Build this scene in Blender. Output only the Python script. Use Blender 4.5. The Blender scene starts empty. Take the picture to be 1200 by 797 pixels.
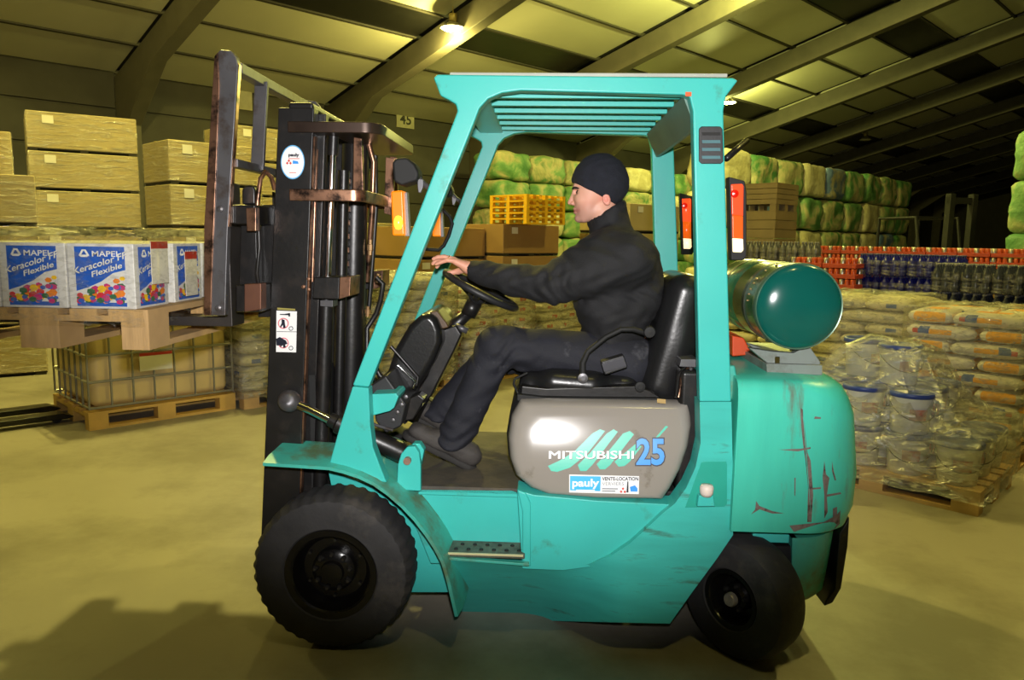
import bpy, bmesh, math, random
import numpy as np
from mathutils import Vector, Matrix, noise

random.seed(7)
scene = bpy.context.scene
col = scene.collection
R = math.radians

# ------------------------------------------------------------------ camera
F_PX, CX, CY = 880.0, 600.0, 398.5
CAM = Vector((0.0, -3.1887, 1.5586))
# rows: world x, y, z axes expressed in (right, up, forward) of the camera
AX = Matrix(((0.99889106, -0.01973148, -0.04274712),
             (0.04500231, 0.13331935, 0.99005088),
             (0.01383615, 0.99087669, -0.13405947)))
cam_data = bpy.data.cameras.new('camera')
cam_data.sensor_width = 36.0
cam_data.lens = F_PX / 1200.0 * 36.0
cam_data.clip_end = 300
cam = bpy.data.objects.new('camera', cam_data)
col.objects.link(cam)
rot = Matrix(((AX[0][0], AX[0][1], -AX[0][2]),
              (AX[1][0], AX[1][1], -AX[1][2]),
              (AX[2][0], AX[2][1], -AX[2][2])))
cam.matrix_world = Matrix.Translation(CAM) @ rot.to_4x4()
scene.camera = cam

# ------------------------------------------------------------------ world, view
world = bpy.data.worlds.new('hall_air')
scene.world = world
world.use_nodes = True
world.node_tree.nodes['Background'].inputs[0].default_value = (0.9, 0.8, 0.35, 1)
world.node_tree.nodes['Background'].inputs[1].default_value = 0.004
scene.view_settings.view_transform = 'Standard'
scene.view_settings.look = 'None'
scene.view_settings.gamma = 1.0
scene.view_settings.use_curve_mapping = False
scene.view_settings.exposure = 0.0

# the photographer's flash, on top of the camera; its head throws a limited cone, aimed a little up
FLASH_W = 450.0
fl = bpy.data.lights.new('camera_flash', 'SPOT')
fl.spot_size = R(80); fl.spot_blend = 0.5; fl.shadow_soft_size = 0.03
fl.energy = FLASH_W
fl.color = (1.0, 0.97, 0.95)
flo = bpy.data.objects.new('camera_flash', fl)
col.objects.link(flo)
flo.matrix_world = Matrix.Translation(CAM + Vector((0.03, 0.0, 0.15))) @ rot.to_4x4() @ Matrix.Rotation(R(13.8), 4, 'X')

# the hall's high-bay lamps: building axes
PHI = R(47.5)
U = Vector((math.cos(PHI), math.sin(PHI), 0)); V = Vector((-math.sin(PHI), math.cos(PHI), 0))
BO = Vector((-10.75, 11.6, 0))          # foot of the long wall
EAVE, SLOPE = 5.0, 0.262
def B(a, b, z=0.0):
    """point in the hall: a along the long wall, b towards it (inside is b < 0)"""
    p = BO + U * a + V * b
    return Vector((p.x, p.y, z))
def roof_z(b): return EAVE - b * SLOPE

LAMP_W = 560.0
LAMP_COL = (1.0, 0.85, 0.21)
LAMP_GREEN = (0.93, 0.92, 0.22)
LAMP_SPOTS = [(-4.3, -5.3), (7.1, -5.3), (18.5, -5.3), (-0.3, -10.0), (11.1, -10.0), (5.5, -18.5), (-3.5, -20.0)]  # last spot: unseen lamp added behind the camera for glints on film
LAMP_POW = {(11.1, -10.0): 2.6, (18.5, -5.3): 1.2, (-4.3, -5.3): 0.8, (-0.3, -10.0): 2.6, (5.5, -18.5): 2.0, (-3.5, -20.0): 0.35}
for (a, b) in LAMP_SPOTS:
    ld = bpy.data.lights.new('high_bay_light', 'POINT')
    ld.energy = LAMP_W * LAMP_POW.get((a, b), 1.0); ld.color = LAMP_GREEN if a > 11 else LAMP_COL; ld.shadow_soft_size = 0.13
    lo = bpy.data.objects.new('high_bay_light', ld)
    col.objects.link(lo)
    lo.location = B(a, b, roof_z(b) - 0.85)

# ------------------------------------------------------------------ helpers
def P(px, py, Y):
    d = AX @ Vector(((px - CX) / F_PX, -(py - CY) / F_PX, 1.0))
    return CAM + d * ((Y - CAM.y) / d.y)
def PZ(px, py, Z):
    d = AX @ Vector(((px - CX) / F_PX, -(py - CY) / F_PX, 1.0))
    return CAM + d * ((Z - CAM.z) / d.z)
def zmid(px, py, Y): return P(px, py, Y).z
def s2l(c):
    c = c / 255.0
    return c / 12.92 if c <= 0.04045 else ((c + 0.055) / 1.055) ** 2.4
def rgb(r, g, b): return (s2l(r), s2l(g), s2l(b), 1.0)

_M = {}
def mat(name, c, rough=0.5, metal=0.0, var=0.12, vs=6.0, bump=0.0, bs=40.0, coat=0.0,
        emit=0.0, ec=None, dirt=None, dirt_amt=0.0, ds=5.0, spec=0.5, stretch=None, trans=0.0):
    """procedural principled material: colour broken by noise, optional dirt and bump"""
    if name in _M: return _M[name]
    m = bpy.data.materials.new(name); m.use_nodes = True
    nt = m.node_tree; n = nt.nodes; l = nt.links
    b = n['Principled BSDF']
    b.inputs['Roughness'].default_value = rough
    b.inputs['Metallic'].default_value = metal
    b.inputs['Specular IOR Level'].default_value = spec
    if coat: b.inputs['Coat Weight'].default_value = coat; b.inputs['Coat Roughness'].default_value = 0.08
    if trans: b.inputs['Transmission Weight'].default_value = trans
    tc = n.new('ShaderNodeTexCoord')
    src = tc.outputs['Object']
    if stretch:
        mp = n.new('ShaderNodeMapping'); mp.inputs['Scale'].default_value = stretch
        l.new(src, mp.inputs['Vector']); src = mp.outputs['Vector']
    nz = n.new('ShaderNodeTexNoise'); nz.inputs['Scale'].default_value = vs; nz.inputs['Detail'].default_value = 5
    l.new(src, nz.inputs['Vector'])
    rp = n.new('ShaderNodeValToRGB')
    rp.color_ramp.elements[0].position = 0.3; rp.color_ramp.elements[1].position = 0.7
    rp.color_ramp.elements[0].color = (c[0] * (1 - var), c[1] * (1 - var), c[2] * (1 - var), 1)
    rp.color_ramp.elements[1].color = (min(1, c[0] * (1 + var)), min(1, c[1] * (1 + var)), min(1, c[2] * (1 + var)), 1)
    l.new(nz.outputs['Fac'], rp.inputs['Fac'])
    out = rp.outputs['Color']
    if dirt:
        n2 = n.new('ShaderNodeTexNoise'); n2.inputs['Scale'].default_value = ds; n2.inputs['Detail'].default_value = 8
        n2.inputs['Roughness'].default_value = 0.65
        l.new(src, n2.inputs['Vector'])
        r2 = n.new('ShaderNodeValToRGB')
        r2.color_ramp.elements[0].position = 0.62 - dirt_amt * 0.3; r2.color_ramp.elements[1].position = 0.74 - dirt_amt * 0.2
        l.new(n2.outputs['Fac'], r2.inputs['Fac'])
        mx = n.new('ShaderNodeMix'); mx.data_type = 'RGBA'
        l.new(r2.outputs['Color'], mx.inputs['Factor'])
        l.new(out, mx.inputs['A']); mx.inputs['B'].default_value = dirt
        out = mx.outputs['Result']
    l.new(out, b.inputs['Base Color'])
    if bump:
        n3 = n.new('ShaderNodeTexNoise'); n3.inputs['Scale'].default_value = bs; n3.inputs['Detail'].default_value = 4
        l.new(src, n3.inputs['Vector'])
        bp = n.new('ShaderNodeBump'); bp.inputs['Strength'].default_value = bump; bp.inputs['Distance'].default_value = 0.01
        l.new(n3.outputs['Fac'], bp.inputs['Height']); l.new(bp.outputs['Normal'], b.inputs['Normal'])
    if emit:
        b.inputs['Emission Color'].default_value = ec or c
        b.inputs['Emission Strength'].default_value = emit
    _M[name] = m
    return m

def film_mat(name, tint=(1.0, 0.97, 0.75, 1), clear=0.8, rough=0.2, bs=14.0, strength=0.9, scale=(1, 1, 2.6), turn=(0.2, 0.35, 0.3), crease=0.5):
    """clear stretch film: mostly see-through, creased and shiny"""
    if name in _M: return _M[name]
    m = bpy.data.materials.new(name); m.use_nodes = True
    nt = m.node_tree; n = nt.nodes; l = nt.links
    for x in list(n): n.remove(x)
    o = n.new('ShaderNodeOutputMaterial'); mx = n.new('ShaderNodeMixShader')
    tr = n.new('ShaderNodeBsdfTransparent'); tr.inputs[0].default_value = (0.96, 0.95, 0.9, 1)
    pb = n.new('ShaderNodeBsdfPrincipled'); pb.inputs['Base Color'].default_value = (0.55, 0.53, 0.45, 1)
    pb.inputs['Metallic'].default_value = 0.0
    pb.inputs['Roughness'].default_value = rough; pb.inputs['Specular IOR Level'].default_value = 1.0
    pb.inputs['IOR'].default_value = 2.2
    tc = n.new('ShaderNodeTexCoord'); mp = n.new('ShaderNodeMapping')
    mp.inputs['Scale'].default_value = scale; mp.inputs['Rotation'].default_value = turn
    l.new(tc.outputs['Object'], mp.inputs['Vector'])
    nz = n.new('ShaderNodeTexNoise'); nz.inputs['Scale'].default_value = bs; nz.inputs['Detail'].default_value = 6
    nz.inputs['Distortion'].default_value = 1.2
    l.new(mp.outputs['Vector'], nz.inputs['Vector'])
    bp = n.new('ShaderNodeBump'); bp.inputs['Strength'].default_value = strength; bp.inputs['Distance'].default_value = 0.06
    l.new(nz.outputs['Fac'], bp.inputs['Height']); l.new(bp.outputs['Normal'], pb.inputs['Normal'])
    rp = n.new('ShaderNodeValToRGB')
    rp.color_ramp.elements[0].position = 0.45; rp.color_ramp.elements[1].position = 0.72
    rp.color_ramp.elements[0].color = (1 - clear - 0.04,) * 3 + (1,); rp.color_ramp.elements[1].color = (1 - clear + crease,) * 3 + (1,)
    l.new(nz.outputs['Fac'], rp.inputs['Fac']); l.new(rp.outputs['Color'], mx.inputs['Fac'])
    l.new(tr.outputs[0], mx.inputs[1]); l.new(pb.outputs[0], mx.inputs[2]); l.new(mx.outputs[0], o.inputs[0])
    _M[name] = m
    return m

def tag(o, label=None, cat=None, group=None, kind=None):
    if label: o['label'] = label
    if cat: o['category'] = cat
    if group: o['group'] = group
    if kind: o['kind'] = kind
    return o
def empty(name, loc=(0, 0, 0), rz=0.0, label=None, cat=None, group=None):
    o = bpy.data.objects.new(name, None); col.objects.link(o)
    o.location = loc; o.rotation_euler = (0, 0, rz); o.empty_display_size = 0.1
    return tag(o, label, cat, group)
def link(o, parent=None, world=False):
    """world=True: mesh is given in world coordinates although it has a parent"""
    col.objects.link(o)
    if parent is not None:
        o.parent = parent
        if world:
            pm = Matrix.Identity(4)
            chain = []
            q = parent
            while q is not None: chain.append(q); q = q.parent
            for q in reversed(chain):
                pm = pm @ q.matrix_parent_inverse @ Matrix.LocRotScale(q.location, q.rotation_euler, q.scale)
            o.matrix_parent_inverse = pm.inverted()
    return o
def mobj(name, verts, faces, m, parent=None, world=False, smooth=False, bevel=0.0, seg=2, mats=None, midx=None):
    me = bpy.data.meshes.new(name)
    me.from_pydata([tuple(v) for v in verts], [], faces)
    for mm in (mats or [m]): me.materials.append(mm)
    if midx is not None: me.polygons.foreach_set('material_index', midx)
    bm = bmesh.new(); bm.from_mesh(me); bmesh.ops.recalc_face_normals(bm, faces=bm.faces); bm.to_mesh(me); bm.free()
    if smooth: me.polygons.foreach_set('use_smooth', [True] * len(me.polygons))
    o = bpy.data.objects.new(name, me)
    if bevel: add_bevel(o, bevel, seg)
    return link(o, parent, world)
def add_bevel(o, w, seg=2):
    b = o.modifiers.new('bevel', 'BEVEL'); b.width = w; b.segments = seg; b.limit_method = 'ANGLE'; b.angle_limit = R(35)
    o.data.polygons.foreach_set('use_smooth', [True] * len(o.data.polygons))
    b.harden_normals = True
class MB:
    """collects shapes into one mesh"""
    def __init__(s): s.v = []; s.f = []; s.mi = []
    def add(s, v, f, mi=0):
        k = len(s.v); s.v += [tuple(q) for q in v]; s.f += [tuple(i + k for i in q) for q in f]; s.mi += [mi] * len(f); return s
    def box(s, x0, x1, y0, y1, z0, z1, mi=0):
        return s.add([(x0, y0, z0), (x1, y0, z0), (x1, y1, z0), (x0, y1, z0), (x0, y0, z1), (x1, y0, z1), (x1, y1, z1), (x0, y1, z1)],
                     [(0, 3, 2, 1), (4, 5, 6, 7), (0, 1, 5, 4), (1, 2, 6, 5), (2, 3, 7, 6), (3, 0, 4, 7)], mi)
    def prism(s, pts, d, mi=0):
        """pts: 3D outline, d: extrusion vector"""
        n = len(pts); d = Vector(d)
        v = [Vector(p) for p in pts] + [Vector(p) + d for p in pts]
        f = [tuple(range(n - 1, -1, -1)), tuple(range(n, 2 * n))] + [(i, (i + 1) % n, n + (i + 1) % n, n + i) for i in range(n)]
        return s.add(v, f, mi)
    def tube(s, pts, r, seg=10, cap=True, mi=0, closed=False):
        pts = [Vector(p) for p in pts]; n = len(pts)
        rs = r if isinstance(r, (list, tuple)) else [r] * n
        T = []
        for i in range(n):
            if closed: t = pts[(i + 1) % n] - pts[i - 1]
            else: t = pts[min(i + 1, n - 1)] - pts[max(i - 1, 0)]
            T.append(t.normalized())
        a = Vector((0, 0, 1)) if abs(T[0].z) < 0.9 else Vector((1, 0, 0))
        N = (a - T[0] * a.dot(T[0])).normalized()
        v = []; f = []
        for i in range(n):
            N = (N - T[i] * N.dot(T[i])).normalized(); Bn = T[i].cross(N)
            for k in range(seg):
                an = 2 * math.pi * k / seg
                v.append(pts[i] + (N * math.cos(an) + Bn * math.sin(an)) * rs[i])
        m = n if closed else n - 1
        for i in range(m):
            j = (i + 1) % n
            for k in range(seg):
                f.append((i * seg + k, i * seg + (k + 1) % seg, j * seg + (k + 1) % seg, j * seg + k))
        if cap and not closed:
            f.append(tuple(range(seg - 1, -1, -1))); f.append(tuple((n - 1) * seg + k for k in range(seg)))
        return s.add(v, f, mi)
    def lathe(s, prof, seg=48, M=None, mi=0, closed=False):
        """prof: (radius, height) about local z; M places it"""
        M = M or Matrix.Identity(4)
        v = []; f = []; n = len(prof)
        for (r, h) in prof:
            for k in range(seg):
                an = 2 * math.pi * k / seg
                v.append(M @ Vector((r * math.cos(an), r * math.sin(an), h)))
        for i in range(n if closed else n - 1):
            j = (i + 1) % n
            for k in range(seg):
                f.append((i * seg + k, i * seg + (k + 1) % seg, j * seg + (k + 1) % seg, j * seg + k))
        if not closed:
            f.append(tuple(range(seg - 1, -1, -1))); f.append(tuple((n - 1) * seg + k for k in range(seg)))
        return s.add(v, f, mi)
    def obj(s, name, m, parent=None, world=False, smooth=False, bevel=0.0, seg=2, mats=None):
        return mobj(name, s.v, s.f, m, parent, world, smooth, bevel, seg, mats, s.mi if mats else None)
def smooth_by_angle(o, deg=40):
    me = o.data
    me.polygons.foreach_set('use_smooth', [True] * len(me.polygons))
    bm = bmesh.new(); bm.from_mesh(me)
    for e in bm.edges:
        if len(e.link_faces) == 2: e.smooth = e.calc_face_angle(0) < R(deg)
    bm.to_mesh(me); bm.free()
    return o
def pprism(name, pts, Y0, Y1, m, parent, bevel=0.004, seg=2, smooth=False):
    """outline read in the side view, standing in the plane y = Y0 and reaching to y = Y1"""
    q = [P(a, b, Y0) for a, b in pts]
    return MB().prism(q, (0, Y1 - Y0, 0)).obj(name, m, parent, True, smooth, bevel, seg)
def mirror_y(o, parent, name=None):
    """the same part on the other side of the truck"""
    me = o.data.copy()
    for v in me.vertices: v.co.y = -v.co.y
    me.flip_normals()
    c = bpy.data.objects.new(name or o.name.split('.')[0], me)
    for md in o.modifiers:
        if md.type == 'BEVEL':
            add_bevel(c, md.width, md.segments)
    link(c, parent, True)
    return c
def ptube(name, pts, r, m, parent, seg=10, closed=False):
    """pts: (px, py, Y)"""
    return smooth_by_angle(MB().tube([P(*q) for q in pts], r, seg, True, 0, closed).obj(name, m, parent, True), 50)
def kids(o): return [c for c in o.children]
def copy_tree(o, loc=None, rz=None, label=None, group=None, parent=None):
    c = o.copy(); col.objects.link(c); c.parent = parent
    if loc is not None: c.location = loc
    if rz is not None: c.rotation_euler = (0, 0, rz)
    if label: c['label'] = label
    if group: c['group'] = group
    for ch in kids(o): copy_tree(ch, parent=c)
    return c
ORD = ['first', 'second', 'third', 'fourth', 'fifth', 'sixth', 'seventh', 'eighth', 'ninth', 'tenth', 'eleventh', 'twelfth']

_TXT = {}
def text_geo(s, bold=0.0, space=1.0):
    """flat letters: vertices (x, y) with cap height about 0.7, and faces"""
    k = (s, bold, space)
    if k in _TXT: return _TXT[k]
    cu = bpy.data.curves.new('t', 'FONT'); cu.body = s; cu.offset = bold; cu.space_character = space
    cu.resolution_u = 3
    ob = bpy.data.objects.new('t', cu); col.objects.link(ob)
    dg = bpy.context.evaluated_depsgraph_get()
    me = bpy.data.meshes.new_from_object(ob.evaluated_get(dg))
    v = [(q.co.x, q.co.y) for q in me.vertices]; f = [tuple(p.vertices) for p in me.polygons]
    bpy.data.objects.remove(ob); bpy.data.curves.remove(cu); bpy.data.meshes.remove(me)
    _TXT[k] = (v, f)
    return v, f
def lettering(name, s, fn, w, h, m, parent, world=True, bold=0.0, slant=0.0, space=1.0):
    """letters stretched to w x h, set on a surface by fn(a, b)"""
    v, f = text_geo(s, bold, space)
    x0 = min(q[0] for q in v); x1 = max(q[0] for q in v); y0 = min(q[1] for q in v); y1 = max(q[1] for q in v)
    vv = []
    for a, b in v:
        bb = (b - y0) / (y1 - y0) * h
        vv.append(fn((a - x0) / (x1 - x0) * w + slant * bb, bb))
    return mobj(name, vv, f, m, parent, world)

# ---- smooth solids from distance fields (people, cushions)
def smin(a, b, k):
    h = np.clip(0.5 + 0.5 * (b - a) / k, 0, 1)
    return b * (1 - h) + a * h - k * h * (1 - h)
def smax(a, b, k): return -smin(-a, -b, k)
def d_cap(X, a, b, ra, rb=None, sy=1.0):
    rb = ra if rb is None else rb
    a = np.array(a, float); b = np.array(b, float); ba = b - a
    px, py, pz = X[0] - a[0], X[1] - a[1], X[2] - a[2]
    t = np.clip((px * ba[0] + py * ba[1] + pz * ba[2]) / max(ba.dot(ba), 1e-9), 0, 1)
    dx, dy, dz = px - ba[0] * t, (py - ba[1] * t) / sy, pz - ba[2] * t
    return np.sqrt(dx * dx + dy * dy + dz * dz) - (ra + (rb - ra) * t)
def d_ell(X, c, r, ang=0.0):
    x, y, z = X[0] - c[0], X[1] - c[1], X[2] - c[2]
    if ang:
        ca, sa = math.cos(ang), math.sin(ang)
        x, z = x * ca + z * sa, -x * sa + z * ca
    k0 = np.sqrt((x / r[0]) ** 2 + (y / r[1]) ** 2 + (z / r[2]) ** 2)
    k1 = np.sqrt((x / r[0] ** 2) ** 2 + (y / r[1] ** 2) ** 2 + (z / r[2] ** 2) ** 2)
    return k0 * (k0 - 1) / np.maximum(k1, 1e-9)
def d_box(X, c, hs, r, ang=0.0):
    x, y, z = X[0] - c[0], X[1] - c[1], X[2] - c[2]
    if ang:
        ca, sa = math.cos(ang), math.sin(ang)
        x, z = x * ca + z * sa, -x * sa + z * ca
    qx, qy, qz = abs(x) - hs[0] + r, abs(y) - hs[1] + r, abs(z) - hs[2] + r
    return np.sqrt(np.maximum(qx, 0) ** 2 + np.maximum(qy, 0) ** 2 + np.maximum(qz, 0) ** 2) + np.minimum(np.maximum(qx, np.maximum(qy, qz)), 0) - r
def d_plane(X, p, nrm):
    nrm = np.array(nrm, float); nrm /= np.linalg.norm(nrm)
    return (X[0] - p[0]) * nrm[0] + (X[1] - p[1]) * nrm[1] + (X[2] - p[2]) * nrm[2]
def nets(fn, lo, hi, h):
    ax = [np.arange(lo[i], hi[i] + h, h) for i in range(3)]
    X = np.meshgrid(*ax, indexing='ij')
    D = fn(X)
    n = np.array(D.shape)
    ins = D < 0
    cell = np.zeros(n - 1, int)
    sl = lambda o: tuple(slice(o[i], o[i] + n[i] - 1) for i in range(3))
    offs = [(i, j, k) for i in (0, 1) for j in (0, 1) for k in (0, 1)]
    for o in offs: cell += ins[sl(o)]
    act = (cell > 0) & (cell < 8)
    acc = np.zeros(tuple(n - 1) + (3,)); cnt = np.zeros(tuple(n - 1))
    for o in offs:
        for d in range(3):
            if o[d]: continue
            o2 = list(o); o2[d] = 1
            a = D[sl(o)]; b = D[sl(o2)]
            cr = (a < 0) != (b < 0)
            t = np.where(cr, a / np.where(cr, a - b, 1), 0)
            for e in range(3):
                acc[..., e] += np.where(cr, o[e] + (t if e == d else 0), 0)
            cnt += cr
    idx = np.full(tuple(n - 1), -1); ii = np.argwhere(act)
    idx[act] = np.arange(len(ii))
    vp = acc[act] / np.maximum(cnt[act], 1)[:, None]
    verts = np.array(lo) + (ii + vp) * h
    faces = []
    for d in range(3):
        e, g = (d + 1) % 3, (d + 2) % 3
        s0 = [slice(None)] * 3; s1 = [slice(None)] * 3
        s0[d] = slice(0, n[d] - 1); s1[d] = slice(1, n[d])
        a = ins[tuple(s0)]; b = ins[tuple(s1)]
        c = np.argwhere(a != b)
        c = c[(c[:, e] > 0) & (c[:, g] > 0) & (c[:, e] < n[e] - 1) & (c[:, g] < n[g] - 1)]
        fl_ = a[tuple(c.T)]
        def q(de, dg):
            cc = c.copy(); cc[:, e] += de; cc[:, g] += dg
            return idx[tuple(cc.T)]
        qd = np.stack([q(-1, -1), q(0, -1), q(0, 0), q(-1, 0)], 1)
        qd[~fl_] = qd[~fl_][:, ::-1]
        faces.append(qd)
    faces = np.concatenate(faces)
    return verts, [tuple(int(i) for i in f) for f in faces]
def solid(name, fn, lo, hi, h, m, parent=None, world=True, colour=None):
    v, f = nets(fn, lo, hi, h)
    me = bpy.data.meshes.new(name); me.from_pydata([tuple(q) for q in v], [], f); me.materials.append(m)
    me.polygons.foreach_set('use_smooth', [True] * len(me.polygons))
    if colour is not None:
        at = me.color_attributes.new('tint', 'FLOAT_COLOR', 'POINT')
        at.data.foreach_set('color', colour(v).astype(np.float32).ravel())
    o = bpy.data.objects.new(name, me)
    return link(o, parent, world)
def folds(X, amp, f1, seed=0.0):
    return amp * (np.sin(X[0] * f1 + 3 * np.sin(X[2] * f1 * 0.6 + seed)) * np.sin(X[2] * f1 * 0.8 + 2 * np.sin(X[1] * f1 * 0.7 + seed * 2)) )

# ------------------------------------------------------------------ materials
TEAL = mat('teal_truck_paint', rgb(62, 184, 176), 0.34, var=0.05, vs=3, dirt=rgb(70, 120, 95), dirt_amt=0.02, ds=4, bump=0.02, bs=90)
TEAL_S = mat('teal_scuffed_paint', rgb(62, 182, 172), 0.38, var=0.09, vs=5, dirt=rgb(66, 96, 80), dirt_amt=0.12, ds=5, bump=0.04, bs=60, stretch=(0.7, 1, 4.5))
TEAL_G = mat('teal_grimy_paint', rgb(64, 170, 154), 0.42, var=0.12, vs=7, dirt=rgb(86, 112, 84), dirt_amt=0.45, ds=6, bump=0.05, bs=70)
HOODM = mat('grey_hood_paint', rgb(144, 138, 130), 0.13, var=0.04, vs=4, dirt=rgb(104, 96, 80), dirt_amt=0.0, ds=6, spec=.4)
BLACK = mat('black_steel', rgb(23, 22, 22), 0.36, var=0.2, vs=9, dirt=rgb(36, 32, 30), dirt_amt=0.4, ds=14, bump=0.05, bs=50)
BLACK_D = mat('black_matt', rgb(18, 18, 18), 0.7, var=0.2)
COPPER_SHEEN = mat('worn_steel_orange_sheen', rgb(158, 118, 94), 0.32, 0.85, var=0.25, vs=12, dirt=rgb(44, 34, 30), dirt_amt=0.5, ds=16)  # worn steel, with an orange lamp's reflection put into its colour
STEEL = mat('grey_steel', rgb(96, 95, 98), 0.42, 0.55, var=0.14, vs=9, dirt=rgb(70, 56, 46), dirt_amt=0.35, ds=8)
CHROME = mat('chrome', rgb(225, 225, 225), 0.1, 1.0, var=0.03)
RUBBER = mat('tyre_rubber', rgb(42, 41, 42), 0.75, var=0.22, vs=10, bump=0.12, bs=70, dirt=rgb(66, 62, 58), dirt_amt=0.3, ds=6)
RIM = mat('black_greasy_rim', rgb(17, 16, 16), 0.22, 0.1, var=0.3, vs=14, bump=0.08, bs=30)
VINYL = mat('black_vinyl', rgb(26, 26, 27), 0.3, var=0.12, vs=6, bump=0.05, bs=80)
PLASTIC = mat('black_plastic', rgb(34, 34, 36), 0.5, var=0.1, bump=0.05, bs=120)
WHITE = mat('white_print', rgb(236, 236, 236), 0.45, var=0.03)
CONCRETE = None
# ================================================================== the hall
FLOORM = mat('concrete_floor', rgb(150, 144, 130), 0.5, var=0.10, vs=0.7, dirt=rgb(126, 120, 106), dirt_amt=0.5, ds=0.9, bump=0.05, bs=25)
WALLM = mat('dark_wall_cladding', rgb(56, 54, 48), 0.8, var=0.15, vs=2, bump=0.1, bs=8)
ROOFM = mat('pale_roof_panel', rgb(176, 174, 152), 0.5, var=0.04, vs=1.0)
SKYM = mat('night_rooflight', rgb(16, 16, 14), 0.35, var=0.2)
DECKM = mat('dark_roof_deck', rgb(40, 38, 32), 0.9, var=0.1)
BEAMM = mat('grey_rafter', rgb(78, 74, 62), 0.7, var=0.12, vs=3)
PURLM = mat('dark_purlin', rgb(46, 43, 34), 0.7, var=0.1)

A0, A1, B1 = -32.0, 62.0, -32.0
def struct(name, mb, m, world=True, **k):
    o = mb.obj(name, m, None, world, **k); o['kind'] = 'structure'; return o
def bprism(a0, a1, b0, b1, z0, z1, mb=None):
    mb = mb or MB()
    q = [B(a0, b0, z0), B(a1, b0, z0), B(a1, b1, z0), B(a0, b1, z0)]
    return mb.prism(q, (0, 0, z1 - z0))
struct('floor', bprism(A0, A1, B1, 0.0, -0.12, 0.0), FLOORM)
wl = struct('wall_back', bprism(A0, A1, 0.02, 0.3, 0, EAVE), WALLM)
wr = struct('wall_right', bprism(A1, A1 + 0.3, B1, 0.3, 0, roof_z(B1)), WALLM)
wf = struct('wall_front', bprism(A0, A1, B1 - 0.3, B1, 0, roof_z(B1)), WALLM)
wn = struct('wall_left', bprism(A0 - 0.3, A0, B1, 0.3, 0, roof_z(B1)), WALLM)

def roof_slab(a0, a1, b0, b1, off, th, mb=None):
    """slab hung 'off' under the roof line between two rows"""
    mb = mb or MB()
    q = [B(a0, b0, roof_z(b0) - off), B(a1, b0, roof_z(b0) - off), B(a1, b1, roof_z(b1) - off), B(a0, b1, roof_z(b1) - off)]
    return mb.prism(q, (0, 0, th))
ceil = struct('ceiling', roof_slab(A0, A1, B1, 0.3, -0.06, 0.12), DECKM)
ROWS = [0.0, -1.35, -2.7, -3.9, -4.9, -6.3, -7.8, -9.3, -10.5, -12.0, -13.5, -15.0, -16.2, -17.7, -19.2, -20.7]
DARK = {3, 7, 11}
BAY0, BAY = 2.24, 5.1
for i in range(-2, 9):
    a0 = BAY0 + BAY * i + 0.14; a1 = a0 + BAY - 0.28
    for r in range(len(ROWS) - 1):
        roof_slab(a0, a1, ROWS[r + 1] + 0.035, ROWS[r] - 0.035, 0.03, 0.05).obj('roof_panel', SKYM if r in DARK else ROOFM, ceil, True)
# the panels beyond: too far and too many
mb = MB()
for i in list(range(-7, -2)) + list(range(9, 12)):
    a0 = BAY0 + BAY * i + 0.14; a1 = a0 + BAY - 0.28
    for r in range(len(ROWS) - 1):
        if r not in DARK: roof_slab(a0, a1, ROWS[r + 1] + 0.035, ROWS[r] - 0.035, 0.03, 0.05, mb)
o = mb.obj('distant_roof_panels', ROOFM, ceil, True); o['kind'] = 'stuff'
for r in range(len(ROWS)):
    b = ROWS[r]
    roof_slab(A0, A1, b - 0.03, b + 0.03, 0.06, 0.08).obj('purlin', PURLM, ceil, True)
for i in range(-6, 12):
    a = BAY0 + BAY * i
    mb = MB()
    q = [B(a - 0.15, 0, roof_z(0) - 0.12), B(a - 0.15, B1, roof_z(B1) - 0.12), B(a - 0.15, B1, roof_z(B1) - 0.62),
         B(a - 0.15, -2.2, roof_z(-2.2) - 0.66), B(a - 0.15, -0.62, roof_z(-0.3) - 1.25), B(a - 0.15, -0.5, 0), B(a - 0.15, 0, 0)]
    mb.prism(q, U * 0.3)
    mb.obj('rafter', BEAMM, ceil, True, bevel=0.02)
# cladding boards of the long wall
for i in range(-2, 9):
    a0 = BAY0 + BAY * i + 0.16; a1 = a0 + BAY - 0.32
    for r in range(6):
        bprism(a0, a1, -0.03, 0.02, 0.84 * r + 0.02, 0.84 * r + 0.81).obj('wall_panel', WALLM, wl, True, bevel=0.012)

# high-bay lamps
LGLASS = mat('lit_lamp_lens', rgb(255, 244, 190), 0.3, emit=26.0, ec=(1.0, 0.86, 0.42, 1))
LDOME = mat('lamp_reflector', rgb(170, 165, 140), 0.35, 0.5)
BRASS = mat('lamp_housing', rgb(150, 135, 80), 0.4, 0.5)
lamp0 = empty('high_bay_lamp', (0, 0, 0), 0, 'high bay lamp', 'lamp', 'high bay lamps under the roof')
mb = MB().lathe([(0.03, 0.0), (0.05, -0.02), (0.12, -0.03), (0.26, -0.13), (0.27, -0.135), (0.25, -0.125), (0.11, -0.02), (0.0, -0.015)], 28)
mb.obj('reflector', LDOME, lamp0, smooth=True)
MB().lathe([(0.0, 0.16), (0.08, 0.16), (0.09, 0.14), (0.09, 0.02), (0.06, 0.0), (0.0, 0.0)], 20).obj('ballast_housing', BRASS, lamp0, smooth=True)
MB().lathe([(0.0, -0.125), (0.2, -0.12), (0.245, -0.13), (0.2, -0.16), (0.0, -0.175)], 28).obj('lens', LGLASS, lamp0, smooth=True)
MB().tube([(0, 0, 0.16), (0, 0, 0.34)], 0.012, 8).obj('hook', BRASS, lamp0)
vis = {(7.1, -5.3): 'lit high bay lamp under the roof above the mast',
       (18.5, -5.3): 'lit high bay lamp just right of the overhead guard corner',
       }
first = True
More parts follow.
